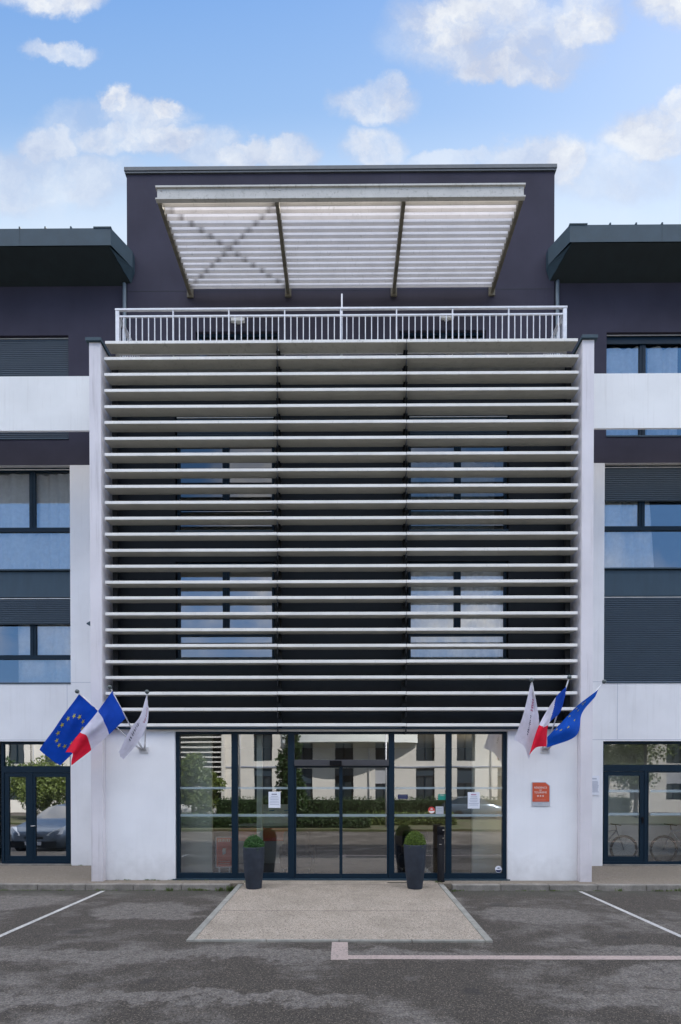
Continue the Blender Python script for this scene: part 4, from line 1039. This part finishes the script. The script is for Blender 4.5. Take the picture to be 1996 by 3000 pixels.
# ------------------------------------------------------------------ bicycles behind the right wing glass
def bicycle(x, y, label, flip=1):
    t = thing('bicycle', label, 'bicycle', (x, y, .012), 'bicycles behind the right wing glass')
    r = .34; wb = 1.05; z0 = .012 + r + .02
    for k_, cx in enumerate((x - wb / 2, x + wb / 2)):
        mb = MB(); P = [(cx + r * math.cos(a), y, z0 + r * math.sin(a)) for a in [i * 2 * math.pi / 36 for i in range(36)]]; mb.tube(P, .034, 8, 0, closed=True)
        wl_ = mb.build('wheel', M['rubber'], t)
        m2 = MB()
        for i in range(14): a = i * 2 * math.pi / 14; m2.tube([(cx, y, z0), (cx + r * .96 * math.cos(a), y, z0 + r * .96 * math.sin(a))], .0018, 4)
        m2.build('spokes', M['chrome'], wl_)
    A = (x - wb / 2, y, z0); B = (x + wb / 2, y, z0); bb = (x - .08 * flip, y, z0 - .02); st = (x - .22 * flip, y, z0 + .45); hd = (x + .33 * flip, y, z0 + .50); rw = A if flip > 0 else B; fw = B if flip > 0 else A
    mb = MB(); mb.tube([rw, bb], .012, 6); mb.tube([rw, st], .010, 6); mb.tube([bb, st], .016, 8); mb.tube([bb, hd], .019, 8); mb.tube([st, hd], .016, 8); mb.tube([hd, fw], .014, 6); mb.tube([st, (st[0] - .03 * flip, y, st[2] + .14)], .013, 6); mb.build('frame', M['bike'], t)
    mb = MB(); mb.tube([hd, (hd[0] - .02, y, hd[2] + .14)], .012, 6); mb.tube([(hd[0] - .02, y - .27, hd[2] + .15), (hd[0] - .02, y + .27, hd[2] + .15)], .012, 8); mb.build('handlebar', M['black'], t)
    mb = MB(); mb.hexa([(st[0] - .16, y - .07, st[2] + .15), (st[0] + .12, y - .03, st[2] + .15), (st[0] + .12, y + .03, st[2] + .15), (st[0] - .16, y + .07, st[2] + .15), (st[0] - .16, y - .06, st[2] + .19), (st[0] + .12, y - .015, st[2] + .18), (st[0] + .12, y + .015, st[2] + .18), (st[0] - .16, y + .06, st[2] + .19)]); mb.build('saddle', M['black'], t)
    mb = MB(); P = [(bb[0] + .09 * math.cos(a), y - .03, bb[2] + .09 * math.sin(a)) for a in [i * math.pi / 10 for i in range(20)]]; mb.tube(P, .006, 6, closed=True); mb.tube([(bb[0], y - .04, bb[2]), (bb[0] + .13, y - .06, bb[2] - .11)], .010, 6); mb.tube([(bb[0], y + .04, bb[2]), (bb[0] - .13, y + .06, bb[2] + .11)], .010, 6); mb.build('crank', M['black'], t)
xw = at(1843, 2480, YG + .7).x
bicycle(xw - .74, YG + .55, 'bicycle standing behind the glass door of the right wing')
bicycle(xw + .52 + .82, YG + .50, 'bicycle in the glazed bay right of the right wing door', -1)
# ------------------------------------------------------------------ cars (seen mirrored in the glass)
def car(x, y, heading, paint, label):
    t = thing('parked_car', label, 'car', (0, 0, 0), 'cars parked around the building')
    # side profile stations along length (nose at +L/2): s, z_low, z_belt, z_top, halfwidth low, halfwidth top
    S = [(2.10, .30, .62, .62, .62, .50), (2.02, .22, .72, .72, .76, .66), (1.75, .20, .84, .84, .84, .74), (1.1, .18, .98, .99, .88, .78), (.85, .18, 1.0, 1.06, .89, .76), (.1, .18, 1.02, 1.46, .90, .62), (-.5, .18, 1.03, 1.52, .90, .62), (-1.3, .18, 1.04, 1.47, .90, .60), (-1.85, .20, 1.02, 1.10, .87, .66), (-2.05, .28, .95, .97, .80, .66), (-2.10, .40, .80, .80, .74, .62)]
    rings = []
    for s, zl, zb, zt_, wl_, wt in S:
        zm = (zl + zb) / 2
        rings.append([(-wl_ * .93, s, zl), (-wl_, s, zm), (-wl_ * .97, s, zb), (-wt, s, max(zt_ - .03, zb + .001)), (-wt * .6, s, zt_ + .01), (wt * .6, s, zt_ + .01), (wt, s, max(zt_ - .03, zb + .001)), (wl_ * .97, s, zb), (wl_, s, zm), (wl_ * .93, s, zl)])
    mb = MB(); b = 0
    for r in rings: mb.v += r
    for i in range(len(rings) - 1):
        for j in range(10):
            j2 = (j + 1) % 10; mid = 3 < i + 1 and i < 8
            gl = (j in (2, 6) and 4 <= i <= 7) or (j in (3, 4, 5) and i in (4, 7))
            mb.f.append((i * 10 + j, i * 10 + j2, (i + 1) * 10 + j2, (i + 1) * 10 + j)); mb.m.append(1 if gl else 0); mb.sm.append(not gl)
    mb.f.append(tuple(range(10))); mb.m.append(0); mb.sm.append(False); n = len(rings) - 1
    mb.f.append(tuple(n * 10 + j for j in range(10))); mb.m.append(0); mb.sm.append(False)
    body = mb.build('body', [paint, M['smoke2']], None); parts = [body]
    for sx in (-1, 1):
        m2 = MB(); m2.hexa([(sx * .42, 2.13, .60), (sx * .86, 2.00, .64), (sx * .82, 1.88, .64), (sx * .42, 2.0, .60), (sx * .50, 2.10, .69), (sx * .87, 1.84, .86), (sx * .78, 1.72, .86), (sx * .50, 1.9, .69)]); parts.append(m2.build('headlight', M['headlight']))
        for sy in (1.32, -1.3):
            m2 = MB(); P = [(0, a) for a in range(2)]
            cyl = [(sx * .78, sy + .31 * math.cos(q * math.pi / 14), .31 + .31 * math.sin(q * math.pi / 14)) for q in range(28)]; cy2 = [(sx * .925, p_[1], p_[2]) for p_ in cyl]
            m2.face(cyl); m2.face(cy2)
            for q in range(28): m2.face([cyl[q], cyl[(q + 1) % 28], cy2[(q + 1) % 28], cy2[q]], 0, True)
            wheel = m2.build('wheel', M['rubber']); parts.append(wheel)
    m2 = MB(); m2.box(-.72, .72, 2.05, 2.125, .22, .42); m2.box(-.30, .30, 2.10, 2.12, .50, .56); parts.append(m2.build('grille', M['black']))
    m2 = MB(); m2.box(-.26, .26, 2.126, 2.14, .30, .41); parts.append(m2.build('number_plate', M['paper']))
    for p_ in parts: p_.parent = t
    t.location = (x, y, GZ); t.rotation_euler = (0, 0, heading)
    return t
M['smoke2'] = simple('car_window_tint', (.02, .03, .035), .06, 0, .02, spec=1.)
M['headlight'] = simple('headlight_lens', (.85, .88, .9), .15, 0)
car(-9.75, 8.75, 0, M['carpaint'], 'slate blue car nosed up to the kerb, mirrored in the left wing door')
car(-10.6, -11.6, math.radians(90), M['carpaint2'], 'white car parked across the road mirrored in the left entrance pane')
car(8.6, -11.2, math.radians(-90), M['carpaint'], 'grey blue car parked across the road mirrored in the right entrance pane')
# ------------------------------------------------------------------ vegetation behind the camera (mirrored in the glass)
def leafcloud(mb, blobs, n, size, rnd):
    tot = sum(b[3] ** 2 for b in blobs)
    for bx, by, bz, r, sz in blobs:
        for _ in range(int(n * r * r / tot)):
            d = Vector((rnd.gauss(0, 1), rnd.gauss(0, 1), rnd.gauss(0, 1))).normalized() * r * rnd.uniform(.45, 1.05)
            p = Vector((bx + d.x, by + d.y, bz + d.z * sz)); a = Vector((rnd.gauss(0, 1), rnd.gauss(0, 1), rnd.gauss(0, 1))).normalized(); c = a.cross(Vector((rnd.gauss(0, 1), rnd.gauss(0, 1), rnd.gauss(0, 1)))).normalized(); s = size * rnd.uniform(.6, 1.3)
            mb.face([p - a * s, p + c * s * .5, p + a * s, p - c * s * .5])
def tree(x, y, h, r, m_, label, seed, low=.25, n=5200, narrow=False):
    rnd = random.Random(seed); t = thing('tree', label, 'tree', (x, y, GZ), 'trees across the car park')
    mb = MB(); top = h * .75; mb.tube([(x, y, GZ), (x + .05, y, h * .3), (x - .04, y + .05, top)], .06 + h * .018, 8, 0, .03)
    bl = []
    k_ = 12 if not narrow else 9
    for i in range(k_):
        f = i / (k_ - 1); a = rnd.uniform(0, 6.28)
        if narrow: bl.append((x + rnd.uniform(-.15, .15), y + rnd.uniform(-.15, .15), h * low + (h - h * low) * f, r * (1 - .65 * f) * rnd.uniform(.8, 1.1), 1.2))
        else:
            q = r * rnd.uniform(.35, .75) * math.sin(math.pi * (.2 + .75 * f)); cx, cy, cz = x + q * math.cos(a), y + q * math.sin(a), h * low + r * .4 + (h * (1 - low) - r * .7) * f
            bl.append((cx, cy, cz, r * rnd.uniform(.38, .6), .8)); mb.tube([(x, y, h * .25 + f * h * .25), (cx, cy, cz)], .05, 6, 0, .015)
    mb.build('trunk', M['wood'], t); c = MB(); leafcloud(c, bl, n, .09 + h * .004, rnd); c.build('crown', m_, t, recalc=False)
tree(-2.55, -3.2, 6.6, .80, M['leafdark'], 'narrow dark tree mirrored beside the left sliding door', 1, .2, 4200, True)
tree(-8.9, -8.2, 4.0, 1.6, M['leaf'], 'sunlit yellow green tree mirrored in the leftmost entrance pane', 2, .08, 6500)
tree(-19.2, -6.5, 3.6, 2.1, M['leaf'], 'broad low sunlit tree mirrored in the left wing door', 3, .06, 9000)
tree(-15.6, -7.0, 3.4, 1.9, M['leaf'], 'low sunlit bushy tree between the broad tree and the car mirrored left', 8, .06, 7000)
tree(-23.5, -7.5, 4.2, 2.4, M['leafdark'], 'darker tree beside the broad sunlit tree left', 4)
tree(14.5, -7.0, 6.5, 2.4, M['leafdark'], 'dark green tree mirrored in the right wing door', 5)
tree(19.5, -8.0, 6.2, 2.5, M['leaf'], 'light green tree to the right of the dark mirrored tree', 6)
def hedge(x0, x1, y, d, h, m_, label, n, seed):
    rnd = random.Random(seed); mb = MB(); mb.box(x0 + .1, x1 - .1, y - d / 2 + .1, y + d / 2 - .1, GZ, h - .15, 1)
    for _ in range(n):
        p = Vector((rnd.uniform(x0, x1), y + rnd.uniform(-d / 2, d / 2), rnd.uniform(GZ, h) + .12 * math.sin(rnd.uniform(x0, x1))))
        if abs(p.y - y) < d * .35 and p.z < h - .25: p.y = y + d / 2 * rnd.uniform(.75, 1.05)
        a = Vector((rnd.gauss(0, 1), rnd.gauss(0, 1), rnd.gauss(0, 1))).normalized(); c = a.cross(Vector((rnd.gauss(0, 1), rnd.gauss(0, 1), 1))).normalized(); s = rnd.uniform(.05, .10)
        mb.face([p - a * s, p + c * s * .5, p + a * s, p - c * s * .5])
    tag(mb.build('hedge', [m_, simple('hedge_core%d' % seed, (.015, .03, .01), 1)], origin=((x0 + x1) / 2, y, GZ), recalc=False), label, 'hedge')
hedge(-9, 22, -13.6, 1.1, 1.25, M['leafdark'], 'long clipped hedge in front of the pale building, mirrored in the doors', 15000, 11)
hedge(-9.5, 1.4, -3.4, 1.1, .62, M['leafdark'], 'low scrubby shrub border on the verge behind the viewer', 7500, 12)
hedge(1.2, 6.0, -5.4, 1.4, .55, M['leaf'], 'second low shrub border on the grass verge', 3000, 13)
g = MB(); g.box(-26, 24, -9.5, -2.0, -.3, -.02); tag(g.build('verge', M['verge']), None, kind='structure')
# lamp post
t = thing('street_lamp', 'slim grey lamp post on the verge mirrored right of the sliding doors', 'street lamp', (2.2, -3.5, 0))
mb = MB(); mb.tube([(2.2, -3.5, -.02), (2.2, -3.5, 5.2)], .055, 12, 0, .035); mb.build('post', M['rail'], t)
mb = MB(); mb.tube([(2.2, -3.5, 5.2), (2.35, -3.5, 5.32), (2.8, -3.5, 5.36)], .03, 8); mb.box(2.75, 3.25, -3.6, -3.4, 5.31, 5.40); mb.build('lamp_head', M['rail'], t)
# ------------------------------------------------------------------ opposite building (mirrored in the glass)
OB = thing('opposite_building', 'pale beige building across the car park, seen only mirrored in the entrance glass', 'building', (0, -16, 0))
yo = -16.0; ops = []; HO = 9.2
px = -27.6
while px < 27:
    if not (-15.5 < px < -8.8):
        for z in (.9, 3.9, 6.7): ops.append((px, px + 1.35, z, z + 2.0 + (.45 if z < 1 else 0)))
    px += 3.0
mb = MB()
def wall_back(mb, x0, x1, z0, z1, y, ops):
    xs = sorted({x0, x1} | {v for o in ops for v in o[:2]}); zs = sorted({z0, z1} | {v for o in ops for v in o[2:]})
    for i in range(len(xs) - 1):
        for j in range(len(zs) - 1):
            cx, cz = (xs[i] + xs[i + 1]) / 2, (zs[j] + zs[j + 1]) / 2
            if not any(o[0] < cx < o[1] and o[2] < cz < o[3] for o in ops): mb.face([(xs[i], y, zs[j]), (xs[i], y, zs[j + 1]), (xs[i + 1], y, zs[j + 1]), (xs[i + 1], y, zs[j])])
    for a, b, c, d in ops:
        q = y - .2
        mb.face([(a, y, c), (a, q, c), (a, q, d), (a, y, d)]); mb.face([(b, y, c), (b, y, d), (b, q, d), (b, q, c)]); mb.face([(a, y, d), (a, q, d), (b, q, d), (b, y, d)]); mb.face([(a, y, c), (b, y, c), (b, q, c), (a, q, c)])
wall_back(mb, -30, 30, GZ, HO, yo, ops)
for x in (-30, 30): mb.face([(x, yo, GZ), (x, yo - 12, GZ), (x, yo - 12, HO), (x, yo, HO)])
mb.face([(-30, yo - 12, GZ), (30, yo - 12, GZ), (30, yo - 12, HO), (-30, yo - 12, HO)])
mb.build('wall', M['wallbeige'], OB)
mb = MB(); mb.box(-30.3, 30.3, yo - 12.3, yo + .25, HO + .002, HO + .25); mb.build('roof', M['slate'], OB)
for i, (a, b, c, d) in enumerate(ops):
    mb = MB(); frame_rect(mb, a, b, c, d, yo - .2, yo - .14, .06); xm = (a + b) / 2; mb.box(xm - .04, xm + .04, yo - .2, yo - .14, c + .06, d - .06); w = mb.build('window', M['navy'], OB)
    m2 = MB(); m2.box(a + .06, b - .06, yo - .24, yo - .21, c + .06, d - .06); m2.build('pane', M['smoke2'], w)
    if i % 3 != 1: m2 = MB(); m2.box(a + .01, b - .01, yo - .13, yo - .10, d - (.55 if i % 2 else 1.1), d - .002); m2.build('roller_shutter', M['plategrey'] if i % 4 == 0 else M['shutter'], w)
for x in (-25.4, -16.4, -7.6, 1.9, 10.9, 19.9):
    mb = MB(); mb.tube([(x, yo + .07, GZ), (x, yo + .07, HO)], .05, 8); mb.build('rain_pipe', M['rail'], OB)
mb = MB(); mb.box(-30, 30, yo + .003, yo + .05, 3.42, 3.50); mb.build('string_course', M['greyink'], OB)
mb = MB()   # curved balcony
n = 24; R, cx = 9.5, .0; x_c = 0.5
for i in range(n):
    t0, t1 = -.55 + 1.1 * i / n, -.55 + 1.1 * (i + 1) / n
    f = lambda t_, r_: (x_c + r_ * math.sin(t_) , yo - 7.9 + r_ * math.cos(t_))
    a, b = f(t0, R), f(t1, R); c, d = f(t1, R - .12), f(t0, R - .12)
    mb.hexa([(a[0], a[1], 5.2), (b[0], b[1], 5.2), (c[0], c[1], 5.2), (d[0], d[1], 5.2), (a[0], a[1], 6.3), (b[0], b[1], 6.3), (c[0], c[1], 6.3), (d[0], d[1], 6.3)])
    mb.face([(a[0], a[1], 5.22), (b[0], b[1], 5.22), (b[0], yo, 5.22), (a[0], yo, 5.22)])
mb.build('balcony', M['intwhite'], OB)
ss2 = bpy.data.objects.new('sunscreen', None); link(ss2, OB); ss2['_o'] = tuple(OB['_o'])
mb = MB(); mb.box(-15.4, -9.0, yo + .02, yo + .1, .5, 8.4); mb.build('backing', M['darkwall'], ss2)
for i in range(19):
    mb = MB(); z = 1.6 + i * .36; mb.box(-15.5, -8.9, yo + .25, yo + .55, z, z + .1); mb.build('slat', M['slat'], ss2)
for x in (-15.6, -8.88): mb = MB(); mb.box(x, x + .2, yo + .02, yo + .6, GZ, 8.7); mb.build('fin', M['wallbeige'], ss2)
# ------------------------------------------------------------------ sky
SUN_EL, SUN_AZ = math.radians(52), math.radians(40)   # sun stands behind the building
wd = bpy.data.worlds.new('World'); SC.world = wd; wd.use_nodes = True
k = NT(wd.node_tree); bg = wd.node_tree.nodes['Background']
sky = k.new('ShaderNodeTexSky'); sky.sky_type = 'NISHITA'; sky.sun_disc = False
sky.sun_elevation = SUN_EL; sky.sun_rotation = SUN_AZ; sky.altitude = 100; sky.air_density = 1.2; sky.dust_density = .6; sky.ozone_density = 1.6
co = k.new('ShaderNodeTexCoord').outputs['Generated']
sp = k.new('ShaderNodeSeparateXYZ'); k.put(sp.inputs[0], k.vec('NORMALIZE', co))
ay = k.math('MAXIMUM', k.math('ABSOLUTE', sp.outputs[1]), .12)
gx_ = k.math('DIVIDE', sp.outputs[0], ay); gz_ = k.math('DIVIDE', sp.outputs[2], ay)
cb = k.new('ShaderNodeCombineXYZ'); k.put(cb.inputs[0], gx_); k.put(cb.inputs[2], gz_); k.put(cb.inputs[1], k.math('MULTIPLY', k.math('SIGN', sp.outputs[1]), 3.)); gp = cb.outputs[0]
def scl(v, f):
    n = k.new('ShaderNodeVectorMath', operation='SCALE'); k.put(n.inputs[0], v); k.put(n.inputs['Scale'], f); return n.outputs[0]
warp = scl(k.vec('SUBTRACT', k.noise(gp, 5.5, 6, .6, 'Color'), (.5, .5, .5)), .10)
warp2 = scl(k.vec('SUBTRACT', k.noise(gp, 15, 8, .68, 'Color'), (.5, .5, .5)), .060)
wp = k.vec('ADD', k.vec('ADD', gp, warp), warp2)
CL = [(1095, 105, 190, 80, .85), (1210, 150, 130, 60, .7), (1330, 70, 90, 60, .8), (120, 8, 120, 42, 1), (145, 138, 80, 24, .8), (272, 242, 40, 36, 1), (345, 275, 100, 34, .8), (405, 255, 42, 30, 1), (120, 345, 70, 40, .75), (330, 330, 150, 38, .9), (220, 300, 110, 50, .45),
      (560, 362, 75, 32, .85), (665, 365, 60, 32, .95), (480, 350, 90, 40, .6), (1040, 80, 135, 62, 1), (1160, 50, 100, 55, .9), (1330, 85, 80, 48, 1), (1130, 140, 150, 55, .85), (1180, 192, 130, 34, 1), (1545, 30, 95, 60, 1),
      (870, 252, 85, 42, .9), (897, 222, 38, 34, .9), (865, 350, 68, 42, 1), (1288, 395, 58, 62, .95), (1220, 380, 110, 34, .7), (1050, 380, 120, 22, .55), (1510, 335, 130, 62, .95), (1560, 265, 50, 40, .9), (40, 430, 160, 70, .6), (200, 420, 120, 60, .6), (1420, 440, 150, 60, .55), (1340, 380, 60, 40, .5)]
mask = None; lit = None
for (u, v, ru, rv, dn) in CL:
    cxx, czz = (u * K - 1008) / FPX, (2303 - v * K) / FPX
    rel = k.vec('MULTIPLY', k.vec('SUBTRACT', wp, (cxx, 0, czz)), (FPX / (ru * K * 1.2), 0, FPX / (rv * K * 1.22)))
    ln = k.vec('LENGTH', rel); q = k.mr(ln, .58, 1.14, dn, 0, True)
    mask = q if mask is None else k.math('MAXIMUM', mask, q)
# scattered cover outside the framed part
back = k.math('LESS_THAN', sp.outputs[1], 0)
far = k.mr(k.math('MAXIMUM', k.math('ABSOLUTE', gx_), k.math('SUBTRACT', gz_, .95)), .62, .85, 0, 1)
thr = k.mr(gz_, .45, 1.3, .005, .10)
cov = k.mr(k.math('ADD', k.noise(gp, 2.2, 7, .58), k.math('MULTIPLY', thr, back)), .50, .64, 0, .92)
cov = k.math('MULTIPLY', cov, k.math('MAXIMUM', far, back))
mask = k.math('MULTIPLY', mask, k.math('SUBTRACT', 1, k.math('MULTIPLY', back, 1.)))
mask = k.math('MAXIMUM', mask, cov)
mask = k.math('MULTIPLY', mask, k.mr(k.noise(k.vec('ADD', wp, (3, 1, 2)), 7, 8, .68), .30, .56, .42, 1))
veil = k.math('MULTIPLY', k.mr(gz_, 1.27, .98, 0, .80, True), k.mr(k.noise(wp, 4, 5), .3, .7, .80, 1.1))
veil = k.math('MULTIPLY', veil, k.math('SUBTRACT', 1, k.math('MULTIPLY', back, 1.)))
shade = k.mr(k.math('ADD', k.noise(k.vec('ADD', wp, (0, 0, .02)), 7, 8, .62), k.math('MULTIPLY', k.math('SUBTRACT', mask, .6), .18)), .40, .64)
cloudc = k.mix(shade, (.30, .335, .42), (.455, .475, .505))
cloudw = k.mix(back, cloudc, k.mix(1., cloudc, (1.08, 1.0, .90), 'MULTIPLY'))
cloudb = scl(cloudw, k.math('ADD', 1.0, k.math('MULTIPLY', back, k.mr(gz_, .7, 1.25, .8, 6.0))))  # unseen clouds behind the camera, brightened and warmed as added fill for the facade
ramp = k.mix(k.mr(gz_, 1.02, 1.50, 0, 1), k.mix(back, (.225, .34, .49), (.115, .28, .60)), (.100, .215, .44))
skyc = k.mix(.8, scl(sky.outputs[0], .10), ramp)
c1 = k.mix(veil, skyc, (.42, .475, .545)); c2 = k.mix(mask, c1, cloudb)
k.put(bg.inputs['Color'], c2); bg.inputs['Strength'].default_value = 1.0
sd = bpy.data.lights.new('Sun', 'SUN'); sd.energy = 5.0; sd.angle = math.radians(.6); sd.color = (1, .95, .87)
so = bpy.data.objects.new('Sun', sd); COL.objects.link(so)
dirv = Vector((math.sin(SUN_AZ) * math.cos(SUN_EL), math.cos(SUN_AZ) * math.cos(SUN_EL), math.sin(SUN_EL)))
so.rotation_euler = dirv.to_track_quat('Z', 'Y').to_euler(); so.location = dirv * 60
# ------------------------------------------------------------------ render settings
SC.render.engine = 'CYCLES'
SC.view_settings.view_transform = 'Standard'; SC.view_settings.look = 'None'; SC.view_settings.exposure = .93; SC.view_settings.gamma = 1
SC.cycles.max_bounces = 9; SC.cycles.transparent_max_bounces = 16; SC.cycles.diffuse_bounces = 5; SC.cycles.glossy_bounces = 5
SC.cycles.sample_clamp_indirect = 6
for o in bpy.data.objects:
    if '_o' in o: del o['_o']
